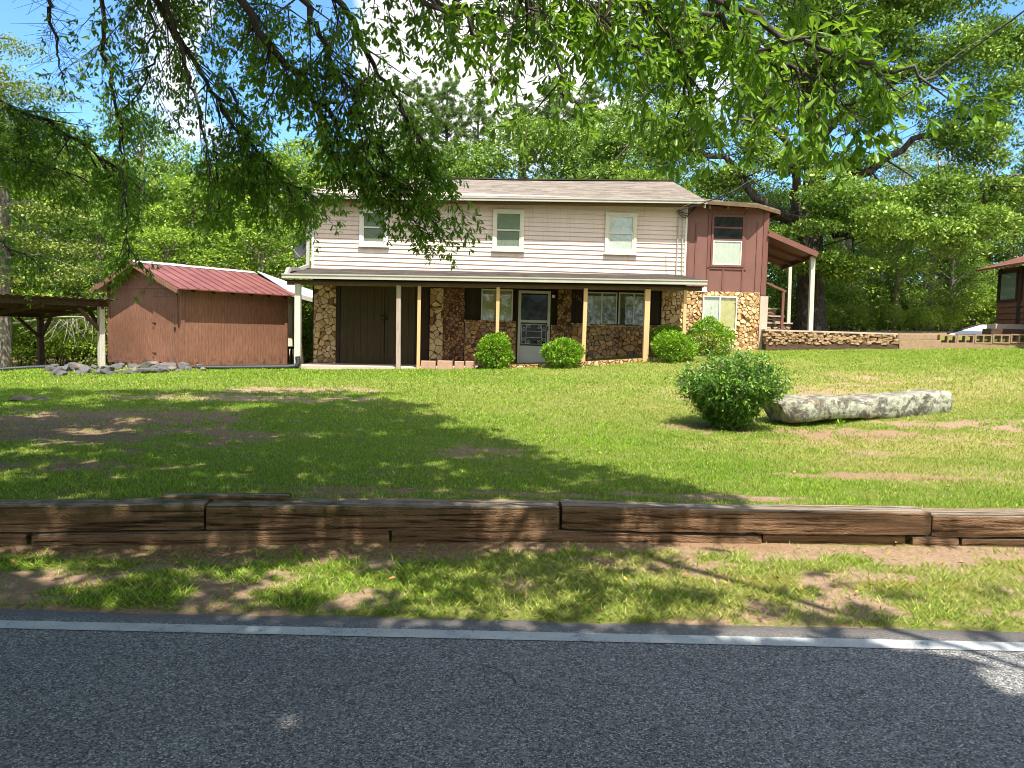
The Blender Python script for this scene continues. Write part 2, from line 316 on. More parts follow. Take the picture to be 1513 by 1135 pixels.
def m_ground():
    n = N('soil_and_turf'); v = n.coord((1, 1, 1)); d = n.attr('dirt'); dry = n.attr('dry'); moss = n.attr('moss'); red = n.attr('red'); lit = n.attr('litter')
    f = n.noise(v, 28, 6, .7); f2 = n.noise(v, 130, 4, .7); f3 = n.noise(v, 4, 5)
    turf = n.ramp(n.math('ADD', n.math('MULTIPLY', f, .5), n.math('MULTIPLY', f2, .5)), [(.32, (.06, .08, .016)), (.5, (.16, .19, .036)), (.68, (.32, .27, .12))])
    soil = n.ramp(n.math('ADD', n.math('MULTIPLY', f, .5), n.math('MULTIPLY', f2, .5)), [(.3, (.16, .095, .06)), (.5, (.34, .23, .15)), (.7, (.52, .40, .28))])
    clay = n.ramp(f2, [(.3, (.17, .09, .05)), (.5, (.31, .19, .11)), (.7, (.46, .35, .23))]); leafm = n.ramp(n.math('ADD', n.math('MULTIPLY', f, .5), n.math('MULTIPLY', f2, .5)), [(.36, (.09, .05, .028)), (.5, (.25, .155, .09)), (.64, (.46, .33, .21))])
    drygrass = n.ramp(f2, [(.3, (.20, .19, .05)), (.7, (.46, .38, .17))])
    c = n.mix(n.math('MULTIPLY', dry, .75), turf, drygrass); c = n.mix(n.math('MULTIPLY', moss, n.ramp(f, [(.4, .3), (.6, 1.0)])), c, n.ramp(f2, [(.3, (.10, .095, .012)), (.7, (.26, .22, .03))]))
    s2 = n.mix(red, soil, clay); s2 = n.mix(lit, s2, leafm)
    k = n.ramp(n.math('ADD', d, n.math('MULTIPLY', n.math('SUBTRACT', n.math('ADD', n.math('MULTIPLY', f3, .5), n.math('MULTIPLY', f, .5)), .5), 1.3)), [(.28, 0.0), (.68, 1.0)]); c = n.mix(k, c, s2)
    n.principled(c, .95, n.bump(n.math('ADD', f, f2), .8, .02), .1); M['soil_and_turf'] = n.m
m_ground()
def m_boulder():
    n = N('lichen_rock'); v = n.coord((1, 1, 1)); a = n.noise(v, 4.5, 8, .7, .6); b = n.noise(v, 22, 6, .7); vo = n.voro(v, 12, 'F1')
    c = n.ramp(b, [(.3, (.10, .09, .08)), (.7, (.22, .20, .175))])
    li = n.ramp(n.math('ADD', n.math('MULTIPLY', b, .6), n.math('MULTIPLY', vo, .5)), [(.35, (.19, .205, .15)), (.6, (.44, .46, .36))])
    c = n.mix(n.ramp(a, [(.46, 0.0), (.50, 1.0)]), c, li); up = n.sep(n.n('NewGeometry').outputs['Normal'])[2]; c = n.mix(n.math('MULTIPLY', n.ramp(up, [(.75, 0.0), (.95, .75)]), n.ramp(b, [(.4, .3), (.6, 1.0)])), c, (.20, .165, .12))
    c = n.mix(n.ramp(n.noise(v, 2.6, 5, .6), [(.58, 0.0), (.64, .75)]), c, (.085, .072, .062)); c = n.mix(n.ramp(n.noise(v, 3.1, 4, .6, 1), [(.64, 0.0), (.70, .7)]), c, (.42, .29, .20))
    n.principled(c, .9, n.bump(n.math('ADD', b, a), .9, .03), .15); M['lichen_rock'] = n.m
m_boulder()

# ------------------------------------------------------------------ mesh collector (world coordinates)
class MB:
    def __init__(s): s.v = []; s.f = []
    def add(s, vs, fs):
        b = len(s.v); s.v += [tuple(map(float, p)) for p in vs]; s.f += [tuple(b+i for i in f) for f in fs]; return s
    def hexa(s, p):      # 8 corners: bottom ring 0-3, top ring 4-7
        return s.add(p, [(3, 2, 1, 0), (4, 5, 6, 7), (0, 1, 5, 4), (1, 2, 6, 5), (2, 3, 7, 6), (3, 0, 4, 7)])
    def box(s, a, b, fr=None):
        (x0, y0, z0), (x1, y1, z1) = a, b
        x0, x1 = sorted((x0, x1)); y0, y1 = sorted((y0, y1)); z0, z1 = sorted((z0, z1))
        p = [(x0, y0, z0), (x1, y0, z0), (x1, y1, z0), (x0, y1, z0), (x0, y0, z1), (x1, y0, z1), (x1, y1, z1), (x0, y1, z1)]
        return s.hexa([fr(*q) for q in p] if fr else p)
    def beam(s, a, b, w, h, up=(0, 0, 1)):
        a, b = Vector(a), Vector(b); d = (b-a).normalized(); u = Vector(up)
        if abs(d.dot(u)) > .98: u = Vector((0, 1, 0))
        x = d.cross(u).normalized()*w/2; y = x.cross(d).normalized()*h/2
        return s.hexa([a-x-y, a+x-y, b+x-y, b-x-y, a-x+y, a+x+y, b+x+y, b-x+y])
    def tube(s, pts, rad, n=8, cap=True):
        pts = [Vector(p) for p in pts]; rad = rad if hasattr(rad, '__len__') else [rad]*len(pts); vs = []; fs = []
        ref = None
        for i, p in enumerate(pts):
            d = (pts[min(i+1, len(pts)-1)]-pts[max(i-1, 0)]).normalized()
            if ref is None: ref = d.orthogonal().normalized()
            ref = (ref-d*ref.dot(d)); ref = ref.normalized() if ref.length > 1e-6 else d.orthogonal().normalized()
            o = d.cross(ref)
            for k in range(n):
                a = 2*math.pi*k/n; vs.append(p+(ref*math.cos(a)+o*math.sin(a))*rad[i])
        for i in range(len(pts)-1):
            for k in range(n): fs.append((i*n+k, i*n+(k+1) % n, (i+1)*n+(k+1) % n, (i+1)*n+k))
        if cap: fs += [tuple(reversed(range(n))), tuple(range((len(pts)-1)*n, len(pts)*n))]
        return s.add(vs, fs)
    def slab(s, top, t, down=(0, 0, -1)):      # polygon given a thickness
        n = len(top); d = Vector(down)*t; bot = [Vector(p)+d for p in top]
        return s.add([*top, *bot], [tuple(range(n)), tuple(reversed(range(n, 2*n)))]+[(i, n+i, n+(i+1) % n, (i+1) % n) for i in range(n)])
    def build(s, name, mat, parent=None, smooth=False, bevel=0, **tags):
        me = bpy.data.meshes.new(name)
        v = np.array(s.v, float).reshape(-1, 3)
        if parent is not None:
            inv = np.array(PM[parent.name]); v = (v-inv[:3])@np.array(_rz(inv[3]))
        me.from_pydata([tuple(p) for p in v], [], s.f); me.update()
        if isinstance(mat, str): mat = M[mat]
        me.materials.append(mat)
        if smooth: me.polygons.foreach_set('use_smooth', [True]*len(me.polygons))
        o = bpy.data.objects.new(name, me); C.objects.link(o)
        if parent is not None:
            PP = parent
            o.parent = PP; PM[o.name] = (0, 0, 0, 0)
            # parts are kept in their thing's space; sub-parts share that space
            if PM.get(parent.name+'#sub'): pass
        if bevel:
            b = o.modifiers.new('bevel', 'BEVEL'); b.width = bevel; b.segments = 2; b.limit_method = 'ANGLE'
        tag(o, **tags)
        if parent is not None: PM[o.name] = PM[parent.name]
        return o
PM = {}       # origin (x, y, z, heading) in which each object's mesh is written
def tag(o, label=None, cat=None, group=None, kind=None):
    if label: o['label'] = label
    if cat: o['category'] = cat
    if group: o['group'] = group
    if kind: o['kind'] = kind
    return o
def thing(name, loc, rz=0, **k):
    o = bpy.data.objects.new(name, None); o.empty_display_size = .2; C.objects.link(o)
    o.location = tuple(map(float, loc)); o.rotation_euler = (0, 0, rz); PM[o.name] = (*map(float, loc), rz); tag(o, **k); return o
def copy_tree(o, parent=None):
    c = o.copy(); C.objects.link(c); c.parent = parent
    for ch in list(o.children): copy_tree(ch, c)
    return c
class Fr:
    def __init__(s, x, y, a): s.o = np.array([x, y]); s.a = a; s.u = np.array([math.cos(a), math.sin(a)]); s.w = np.array([-math.sin(a), math.cos(a)])
    def __call__(s, u, v, z): p = s.o+s.u*u+s.w*v; return (p[0], p[1], z)
    def hp(s, px, py, v=0):          # photo pixel -> (u, z) on the vertical plane at local depth v
        r = ray(px, py); t = (v-(np.array([0, 0])-s.o)@s.w)/(r[:2]@s.w); q = r*t
        return (q[:2]-s.o)@s.u, H+q[2]
def fast_mesh(name, verts, faces, nper, mat, parent=None, smooth=False):
    me = bpy.data.meshes.new(name); nf = len(faces)
    me.vertices.add(len(verts)); me.vertices.foreach_set('co', verts.astype(np.float32).ravel())
    me.loops.add(nf*nper); me.loops.foreach_set('vertex_index', faces.astype(np.int32).ravel())
    me.polygons.add(nf); me.polygons.foreach_set('loop_start', np.arange(nf, dtype=np.int32)*nper)
    me.update(calc_edges=True); me.validate()
    me.materials.append(M[mat])
    if smooth: me.polygons.foreach_set('use_smooth', [True]*nf)
    o = bpy.data.objects.new(name, me); C.objects.link(o)
    if parent is not None: o.parent = parent; PM[o.name] = PM[parent.name]
    return o
def unit(a): return a/np.maximum(np.linalg.norm(a, axis=-1, keepdims=True), 1e-9)
def leaves(P, D, Nn, L, W, shape='full'):
    """leaf blades at P along D with normals Nn -> verts, quads (folded along the midrib)"""
    D = unit(D); X = unit(np.cross(D, Nn)); Z = np.cross(X, D); L = np.asarray(L).reshape(-1, 1); W = np.asarray(W).reshape(-1, 1); n = len(P)
    if shape == 'full':
        prof = [(0, 0, 0), (.45, -.28, .10), (.82, -.5, .12), (1, 0, 0), (.82, .5, .12), (.45, .28, .10)]
        V = np.stack([P+D*L*a+X*W*b+Z*W*c - Z*L*(.15*a*a) for a, b, c in prof], 1).reshape(-1, 3)
        b = np.arange(n)[:, None]*6; Fc = np.concatenate([b+np.array([[0, 1, 2, 3]]), b+np.array([[0, 3, 4, 5]])], 0)
    else:
        prof = [(0, 0, 0), (.5, -.5, .12), (1, 0, -.05), (.5, .5, .12)]
        V = np.stack([P+D*L*a+X*W*b+Z*W*c for a, b, c in prof], 1).reshape(-1, 3)
        Fc = np.arange(n)[:, None]*4+np.array([[0, 1, 2, 3]])
    return V, Fc
def rdir(n): return unit(rng.normal(size=(n, 3)))
# ------------------------------------------------------------------ ground cover masks (bare soil, dry turf, moss ...)
# centre measured on the photograph, radii in metres along x and y, strength, kind of soil
PATCH = [(60, 632, 2.9, 1.7, 1.0, 'litter'), (150, 612, 2.2, .8, .8, 'litter'), (40, 690, 1.1, .5, .8, 'litter'), (330, 588, 2.2, .65, .95, 'sand'), (450, 577, 1.5, .55, .9, 'sand'),
         (250, 605, 1.6, .5, .6, 'litter'), (745, 668, .75, .5, .95, 'red'), (690, 674, .5, .2, .6, 'red'), (1065, 634, 1.0, .55, 1.0, 'litter'), (1240, 642, 1.5, .75, .9, 'red'), (1420, 626, 1.4, .7, .75, 'sand'),
         (1180, 640, .8, .4, .8, 'red'), (1250, 704, 1.1, .2, .9, 'red'), (1290, 672, .5, .3, .6, 'sand'), (500, 730, .5, .18, .7, 'litter'), (20, 860, .5, .22, .9, 'sand'),
         (130, 845, .45, .14, .6, 'sand'), (640, 840, .35, .1, .6, 'sand'), (1240, 820, 1.4, .24, .95, 'sand'), (1060, 806, .7, .12, .9, 'red'), (1480, 822, .6, .14, .9, 'sand'),
         (560, 820, 2.0, .17, .95, 'litter'), (250, 822, 1.6, .18, .9, 'litter'), (700, 815, .8, .12, .8, 'red'), (1010, 735, 1.0, .13, .9, 'sand'), (700, 728, 2.0, .12, .7, 'litter'), (360, 860, .3, .08, .6, 'sand')]
DRYP = [(1320, 580, 5.5, 3.5, .8), (1380, 660, 3.2, 1.6, .8), (1200, 860, 1.6, .5, .55), (900, 600, 4, 2.5, .35), (1450, 700, 2, 1, .6), (600, 575, 4, 1.5, .3), (1000, 545, 6, 1.6, .35)]
MOSSP = [(1270, 862, .55, .1, 1.), (1080, 858, .4, .1, .9), (190, 868, .5, .1, .9), (350, 870, .3, .08, .8), (150, 862, .4, .12, .7), (1370, 868, .3, .06, .7)]
_PW = [(G(p[0], p[1]), *p[2:]) for p in PATCH]; _DW = [(G(p[0], p[1]), *p[2:]) for p in DRYP]; _MW = [(G(p[0], p[1]), *p[2:]) for p in MOSSP]
def masks(x, y):
    wob = (fbm(x*1.3, y*1.6, 21)-.5)*1.5+(fbm(x*5, y*7, 31, 3)-.5)*1.1
    out = {k: np.zeros(x.shape) for k in ('dirt', 'dry', 'moss', 'red', 'litter')}
    pz = fbm(x*3.3, y*4.5, 37, 4)
    for c, rx, ry, s, kind in _PW:
        d = np.sqrt(((x-c[0])/rx)**2+((y-c[1])/ry)**2)+wob; m = s*(1-sstep(.2, 1.45, d))*np.clip(.45+1.1*pz, 0, 1.15)
        out['dirt'] = np.maximum(out['dirt'], m)
        if kind != 'sand': out[kind] = np.maximum(out[kind], m)
    for c, rx, ry, s in _DW: out['dry'] = np.maximum(out['dry'], s*(1-sstep(.3, 1.3, np.sqrt(((x-c[0])/rx)**2+((y-c[1])/ry)**2)+wob*.7)))
    for c, rx, ry, s in _MW: out['moss'] = np.maximum(out['moss'], s*(1-sstep(.5, 1.2, np.sqrt(((x-c[0])/rx)**2+((y-c[1])/ry)**2)+wob*.6)))
    out['dirt'] = np.maximum(out['dirt'], out['dry']*sstep(.52, .70, fbm(x*2.1, y*3.2, 39, 5))*.85)
    w = wall_y(x)
    vz = (y > 4.2)&(y < w); out['dirt'] = np.maximum(out['dirt'], vz*sstep(.48, .68, fbm(x*2.4, y*3.4, 47, 5)+.07*sstep(0, -2.5, x))*.8); out['dry'] = np.maximum(out['dry'], vz*.45*fbm(x*2, y*3, 49, 3)*2*sstep(-2.5, 1.5, x))
    e = np.exp(-((y-w+.12)/.13)**2)+.9*np.exp(-((y-w-.27)/.07)**2)+.75*(1-sstep(.0, .10, y-ROAD_EDGE-.16*(fbm(x*3, y*0, 8)-.62)))*(y < w)
    out['dirt'] = np.maximum(out['dirt'], np.clip(e+wob*.35*(e > .1), 0, 1))
    out['litter'] = np.maximum(out['litter'], np.clip(np.exp(-((y-w+.12)/.13)**2)*sstep(1.5, -1, x), 0, 1))
    out['dirt'] = np.maximum(out['dirt'], (.7*sstep(23, 27, y)*(x > -30)))
    out['litter'] = np.maximum(out['litter'], sstep(23, 27, y)*.8)
    return out
# ------------------------------------------------------------------ the ground, one sheet
xs = np.concatenate([np.linspace(-160, -20, 40)[:-1], np.linspace(-20, -8, 90)[:-1], np.linspace(-8, 9, 210)[:-1], np.linspace(9, 24, 100)[:-1], np.linspace(24, 160, 40)])
ys = np.concatenate([np.linspace(-60, 3.8, 24)[:-1], np.linspace(3.8, 5.0, 25)[:-1], np.linspace(5.0, 6.6, 64)[:-1], np.linspace(6.6, 12, 90)[:-1], np.linspace(12, 26, 120)[:-1], np.linspace(26, 160, 50)])
GX, GY = np.meshgrid(xs, ys); GZ = zg(GX, GY)
nx, ny = len(xs), len(ys); idx = np.arange(nx*ny).reshape(ny, nx)
fc = np.stack([idx[:-1, :-1], idx[:-1, 1:], idx[1:, 1:], idx[1:, :-1]], -1).reshape(-1, 4)
ground = fast_mesh('ground', np.stack([GX, GY, GZ], -1).reshape(-1, 3), fc, 4, 'soil_and_turf', smooth=True); tag(ground, kind='structure')
for k, v in masks(GX.ravel(), GY.ravel()).items():
    a = ground.data.attributes.new(k, 'FLOAT', 'POINT'); a.data.foreach_set('value', v.astype(np.float32))
# road sheet and its painted edge line
nxs = np.linspace(-60, 60, 1201); eo = .035*(fbm(nxs*2.2, nxs*0, 77)-.5)+.05*(fbm(nxs*9, nxs*0, 79)-.5)
V = np.concatenate([np.stack([nxs, np.full_like(nxs, -6.0), np.zeros_like(nxs)], 1), np.stack([nxs, np.full_like(nxs, 3.9), np.zeros_like(nxs)], 1), np.stack([nxs, 4.17+.01*nxs+eo, np.full_like(nxs, -.004)], 1), np.stack([nxs, 4.19+.01*nxs+eo, np.full_like(nxs, -.08)], 1)])
n_ = len(nxs); r = np.arange(n_-1)
fc = np.concatenate([np.stack([r+k*n_, r+1+k*n_, r+1+(k+1)*n_, r+(k+1)*n_], 1) for k in range(3)])
tag(fast_mesh('road', V, fc, 4, 'asphalt'), kind='structure')
nl = np.linspace(-20, 20, 2401); f0 = 3.885+.006*nl+.006*(fbm(nl*14, nl*0, 4)-.5)-.010*(vnoise(nl*1.7, nl*0, 6) > .72)*vnoise(nl*9, nl*0, 2); f1 = 3.995+.008*nl+.004*(fbm(nl*20, nl*0, 14)-.5)
f0 = np.minimum(f0, f1-.05)
V = np.concatenate([np.stack([nl, f0, np.full_like(nl, .004)], 1), np.stack([nl, f1, np.full_like(nl, .004)], 1)]); r = np.arange(len(nl)-1)
tag(fast_mesh('road_edge_line', V, np.stack([r, r+1, r+1+len(nl), r+len(nl)], 1), 4, 'line_paint'), kind='structure')

# ------------------------------------------------------------------ timber retaining wall: railway ties, one by one
def rough_box(L, W, Ht, nx, nw, amp, seed, taper=.01, chip=.02):
    """a worn rectangular timber lying along x, its front-top edge at y=0 z=0, body behind (+y) and below"""
    per = []
    for k in range(nw): per.append((0, -Ht*(1-k/nw)))
    for k in range(nw): per.append((W*k/nw, 0))
    for k in range(nw): per.append((W, -Ht*k/nw))
    for k in range(nw): per.append((W*(1-k/nw), -Ht))
    per = np.array(per); npn = len(per); c = np.array([W/2, -Ht/2])
    X = np.linspace(0, L, nx); vs = []
    for i, x in enumerate(X):
        q = per.copy(); d = q-c
        kk = np.arange(npn)
        nz = (fbm(np.full(npn, x*3.0), kk*.9+seed*13, seed)-.5)*amp*2+(vnoise(np.full(npn, x*9), kk*1.7+seed*5, seed+3)-.5)*amp
        rnd = 1-.05*np.clip((np.abs(d[:, 0])/(W/2)*np.abs(d[:, 1])/(Ht/2))**6, 0, 1)
        e = min(x, L-x); er = 1-chip*2*max(0, 1-e/.04)**2
        q = c+d*(rnd*er)[:, None]+unit(d)*nz[:, None]
        bow = .008*math.sin(x*1.3+seed)
        vs.append(np.stack([np.full(npn, x), q[:, 0]+bow*.5, q[:, 1]+bow], 1))
    V = np.concatenate(vs); mb = MB(); mb.v = [tuple(p) for p in V]
    for i in range(nx-1):
        for k in range(npn): a, b = i*npn+k, i*npn+(k+1) % npn; mb.f.append((a, b, b+npn, a+npn))
    mb.f.append(tuple(range(npn))); mb.f.append(tuple(reversed(range((nx-1)*npn, nx*npn))))
    return mb
def tie(x0, x1, zt0, zt1, ht, w, fwd, seed, label, group):
    y0, y1 = float(wall_y(x0))-fwd, float(wall_y(x1))-fwd; L = math.hypot(x1-x0, y1-y0)
    mb = rough_box(L, w, ht, max(8, int(L/.035)), 6, .007, seed)
    o = mb.build('timber_tie', 'tie_wood', smooth=True); o.location = (x0, y0, zt0); o.rotation_euler = (0, -math.atan2(zt1-zt0, L), math.atan2(y1-y0, x1-x0))
    md = o.modifiers.new('edge', 'EDGE_SPLIT'); md.split_angle = math.radians(38)
    tag(o, label, 'timber', group); return o
xe = [at(px, 748, float(wall_y((px-756)/200)))[0] for px in (301, 829, 1379)]
UP = 'upper course ties of the retaining wall'; LO = 'half buried lower course ties of the retaining wall'
tt = lambda x: float(tie_top(x))
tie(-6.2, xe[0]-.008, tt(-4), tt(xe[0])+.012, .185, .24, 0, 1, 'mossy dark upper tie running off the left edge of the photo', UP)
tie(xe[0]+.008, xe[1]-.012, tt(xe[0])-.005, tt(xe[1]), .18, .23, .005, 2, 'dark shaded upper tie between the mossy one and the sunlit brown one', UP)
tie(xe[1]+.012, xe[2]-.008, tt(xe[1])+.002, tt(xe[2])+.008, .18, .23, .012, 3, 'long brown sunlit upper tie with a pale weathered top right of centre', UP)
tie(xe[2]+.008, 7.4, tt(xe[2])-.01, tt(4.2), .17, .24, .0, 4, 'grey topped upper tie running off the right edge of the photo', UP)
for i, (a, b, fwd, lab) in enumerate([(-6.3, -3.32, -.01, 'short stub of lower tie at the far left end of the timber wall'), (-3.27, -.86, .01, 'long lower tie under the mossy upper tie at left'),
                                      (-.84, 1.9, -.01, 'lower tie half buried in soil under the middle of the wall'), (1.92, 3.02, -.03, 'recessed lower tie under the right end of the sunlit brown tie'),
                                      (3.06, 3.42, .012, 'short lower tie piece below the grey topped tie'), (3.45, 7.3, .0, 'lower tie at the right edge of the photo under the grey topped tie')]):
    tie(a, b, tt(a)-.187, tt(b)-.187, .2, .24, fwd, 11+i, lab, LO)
sp = rough_box(.9, .10, .03, 26, 3, .004, 31).build('loose_plank', 'tie_wood', smooth=False); p = at(238, 735, float(wall_y(-2.4))+.17); sp.location = (p[0], p[1], tt(-2.3)+.035); sp.rotation_euler = (0, 0, .09)
tag(sp, 'thin split plank lying on top of the mossy upper tie', 'plank')

def crack(pts, wd, label=None):
    P_ = [G(*p)[:2] for p in pts]; out = []
    for a, b in zip(P_[:-1], P_[1:]):
        for t_ in np.linspace(0, 1, 14)[:-1]: out.append(a*(1-t_)+b*t_+rng.normal(size=2)*.006)
    out = np.array(out); w_ = wd*rng.uniform(.3, 1.2, len(out)); V = np.concatenate([np.c_[out[:, 0], out[:, 1]-w_, np.full(len(out), .003)], np.c_[out[:, 0], out[:, 1]+w_, np.full(len(out), .003)]]); r = np.arange(len(out)-1)
    o = fast_mesh('road_crack', V, np.stack([r, r+1, r+1+len(out), r+len(out)], 1), 4, 'crack_black'); tag(o, kind='structure')
m_plain('crack_black', (.012, .012, .012), .95)
crack([(632, 972), (668, 1002), (716, 1012), (752, 1028), (764, 1044)], .0026); crack([(764, 1044), (800, 1052), (838, 1062)], .0022); crack([(1190, 1004), (1240, 1000), (1300, 1008)], .002)
# ------------------------------------------------------------------ house
HF = Fr(-5.64, 21.6, math.radians(2.4)); hz = .45
house = thing('house', HF(0, 0, hz), HF.a, label='two storey house with cream siding over brown stone walls and a long porch', cat='house')
def R(x0, y0, x1, y1, v=0.0, fr=None):
    fr = fr or HF; xm, ym = (x0+x1)/2, (y0+y1)/2
    return fr.hp(x0, ym, v)[0], fr.hp(xm, y1, v)[1], fr.hp(x1, ym, v)[0], fr.hp(xm, y0, v)[1]     # u0, z0, u1, z1
def hbox(name, mat, rc, v0, v1, parent=house, **k):
    return MB().box((rc[0], v0, rc[1]), (rc[2], v1, rc[3]), HF).build(name, mat, parent, **k)
UR = HF.hp(1014, 370)[0]; UB = HF.hp(1131.5, 370)[0]
zsb = HF.hp(740, 404)[1]; zst = HF.hp(740, 300)[1]
MB().box((0, .02, .2), (UR, 7.3, zsb), HF).build('lower_wall', 'board_brown', house)
def cells(rc, size, seed, el=1.0):
    r_ = np.random.default_rng(seed); u0, z0, u1, z1 = rc; nu = max(1, int(round((u1-u0)/(size*el)))); nz_ = max(1, int(round((z1-z0)/size))); S_ = []
    for i in range(-2, nu+2):
        for j in range(-2, nz_+2):
            if r_.random() < .74: S_.append(((i+.5+(.5 if j % 2 else 0)+r_.uniform(-.5, .5))*(u1-u0)/nu+u0, (j+.5+r_.uniform(-.42, .42))*(z1-z0)/nz_+z0))
            if r_.random() < .42: S_.append(((i+r_.random())*(u1-u0)/nu+u0, (j+r_.random())*(z1-z0)/nz_+z0))
    S_ = np.array(S_); out = []
    for k, p in enumerate(S_):
        poly = [(u0, z0), (u1, z0), (u1, z1), (u0, z1)]; d = ((S_-p)**2).sum(1); nb = np.argsort(d)[1:22]
        for q in nb:
            m_ = (S_[q]+p)/2; n_ = S_[q]-p; new = []
            for a, b in zip(poly, poly[1:]+poly[:1]):
                da = (a[0]-m_[0])*n_[0]+(a[1]-m_[1])*n_[1]; db = (b[0]-m_[0])*n_[0]+(b[1]-m_[1])*n_[1]
                if da <= 0: new.append(a)
                if da*db < 0: t_ = da/(da-db); new.append((a[0]+(b[0]-a[0])*t_, a[1]+(b[1]-a[1])*t_))
            poly = new
            if len(poly) < 3: break
        if len(poly) >= 3: out.append(poly)
    return out
def stone_panel(name, mat, mortar, rc, v0, v1, size, seed, el=1.0, relief=.035):
    """rubble stone facing: every stone its own raised, slightly tilted polygon on a mortar bed"""
    o = hbox(name, mortar, rc, v0+relief*.55, v1); r_ = np.random.default_rng(seed+99); m = MB()
    for poly in cells(rc, size, seed, el):
        P_ = np.array(poly); c = P_.mean(0); P_ = c+(P_-c)*.995; L_ = np.linalg.norm(P_-c, axis=1).mean()
        if L_ < .018: continue
        g = .005+.004*r_.random(); Q = []
        for i in range(len(P_)):          # cut the corners so stones look broken, not tiled
            a, b, d = P_[i-1], P_[i], P_[(i+1) % len(P_)]
            cc_ = r_.uniform(.04, .16); Q += [b+(a-b)*cc_, b+(d-b)*cc_]
        Q = np.array(Q); Q = c+(Q-c)*(1-g/max(L_, .03)); Q += r_.normal(size=Q.shape)*.0025; dp = relief*r_.uniform(.3, 1.25); tl = r_.normal(size=2)*.20
        n = len(Q); base = [HF(q[0], v0+relief*.6, q[1]) for q in Q]; mid = [HF(c[0]+(q[0]-c[0])*.97, v0+relief*.55-dp*.62+(q-c)@tl*.5, c[1]+(q[1]-c[1])*.97) for q in Q]
        top = [HF(c[0]+(q[0]-c[0])*.80, v0+relief*.55-dp+(q-c)@tl, c[1]+(q[1]-c[1])*.80) for q in Q]
        fs = [tuple(range(2*n, 3*n))]+[(i, (i+1) % n, n+(i+1) % n, n+i) for i in range(n)]+[(n+i, n+(i+1) % n, 2*n+(i+1) % n, 2*n+i) for i in range(n)]
        m.add(base+mid+top, fs)
    s_ = m.build('stones', mat, o); return o
stone_panel('stone_column', 'st_large', 'mortar_dark', R(464, 414, 497, 543), -.07, .3, .17, 1)
MB().box((-.06, .302, .2), (-.0, 7.2, zsb-.1), HF).build('stone_side_wall', 'stone_flag', house)
hbox('door_jamb', 'header_dark', R(497.5, 418, 502.5, 542), -.06, .018)
for nm, rc in (('garage_door', R(503.5, 421, 568, 541)), ('garage_door', R(569, 421, 613, 542))):
    d = hbox(nm, 'door_olive', rc, -.05, .015)
    if rc[0] < 3:
        p = HF.hp(569, 470)
        MB().tube([HF(p[0]+.1*math.cos(a)-.02, -.075, p[1]+.07*math.sin(a)) for a in np.linspace(2.5, -2.2, 10)], .014, 6).box((p[0]-.12, -.062, p[1]+.02), (p[0]+.02, -.052, p[1]+.06), HF).build('hasp', 'iron_black', d)
hbox('board_panel', 'board_brown', R(613.5, 421, 634, 542), -.045, .015)
stone_panel('stone_panel', 'st_large', 'mortar_dark', R(635, 426, 655, 542), -.10, .018, .21, 2); stone_panel('stone_panel', 'st_small', 'mortar_dark', R(655.2, 426, 685.8, 542), -.085, .018, .085, 3)
stone_panel('stone_panel', 'st_brown', 'mortar_dark', R(686, 476, 762, 543), -.075, .018, .14, 4)
stone_panel('stone_panel', 'st_small', 'mortar_dark', R(822.5, 427, 843, 539), -.09, .018, .10, 5); stone_panel('stone_panel', 'st_brown', 'mortar_dark', R(812.5, 480, 822.2, 540), -.07, .018, .12, 6)
stone_panel('stone_panel', 'st_brown', 'mortar_dark', R(843.3, 481, 975, 534), -.07, .018, .15, 7)
for a, b in ((686, 762), (843.3, 975)):
    rc = R(a, 473.5 if a < 700 else 479, b, 476 if a < 700 else 481); hbox('stone_ledge', 'stone_flag', rc, -.095, .018)
hbox('dark_board', 'board_brown', R(960, 430, 974.5, 479), -.05, .018)
# right hand wing: stone below, brown board above
MB().box((UR, .03, .3), (UB, 5.5, HF.hp(1070, 437)[1]-.01), HF).build('wing_base', 'stone_light', house)
stone_panel('stone_panel', 'st_light', 'mortar_light', R(975.3, 427, 1003, 534), -.09, .018, .12, 8)
stone_panel('stone_panel', 'st_light', 'mortar_light', R(1003.2, 431, 1120, 522), -.06, .02, .13, 9, relief=.03)
hbox('corner_pier', 'concrete', R(1120, 438, 1131.5, 522), -.10, .35)
rc = R(1014.5, 305, 1131.5, 437); zwt = rc[3]
MB().box((UR+.005, -.03, rc[1]), (UB-.005, 5.4, rc[3]), HF).build('wing_wall', 'brown_wall', house)
t = MB()
for a, b, c_, d_ in ((1126, 306, 1133.5, 437), (1014, 306, 1017, 421), (1044.5, 312, 1048.5, 437), (1098.5, 312, 1101.5, 396), (1044, 395.5, 1101.5, 398.5), (1066, 398.6, 1068.5, 434), (1094.5, 398.6, 1097, 434), (1044.5, 307, 1101.5, 312), (1026, 330, 1027, 421), (1116, 330, 1117, 434)):
    q = R(a, b, c_, d_); t.box((q[0], -.055, q[1]), (q[2], -.031, q[3]), HF)
t.build('batten_trim', 'brown_trim', house)
# lap siding
k = MB(); z = zsb-.02; pitch = .123
k.box((0, 0, zsb), (UR-.02, 7.3, zst+.10), HF).build('upper_wall', 'trim_cream', house)
sd = MB(); i = 0
while z < zst+.12:
    z1 = z+pitch; jj = 0
    p = [HF(0.03, -.036, z), HF(UR-.05, -.036, z), HF(UR-.05, -.006, z), HF(.03, -.006, z), HF(.03, -.010, z1), HF(UR-.05, -.010, z1), HF(UR-.05, -.005, z1), HF(.03, -.005, z1)]
    sd.hexa(p); z = z1
sd.build('lap_siding', 'siding_vinyl', house)
for a_, b_ in ((UR-.06, UR-.005), (-.02, .045)): MB().box((a_, -.05, zsb-.02), (b_, -.002, zst+.1), HF).build('corner_board', 'trim_white', house)

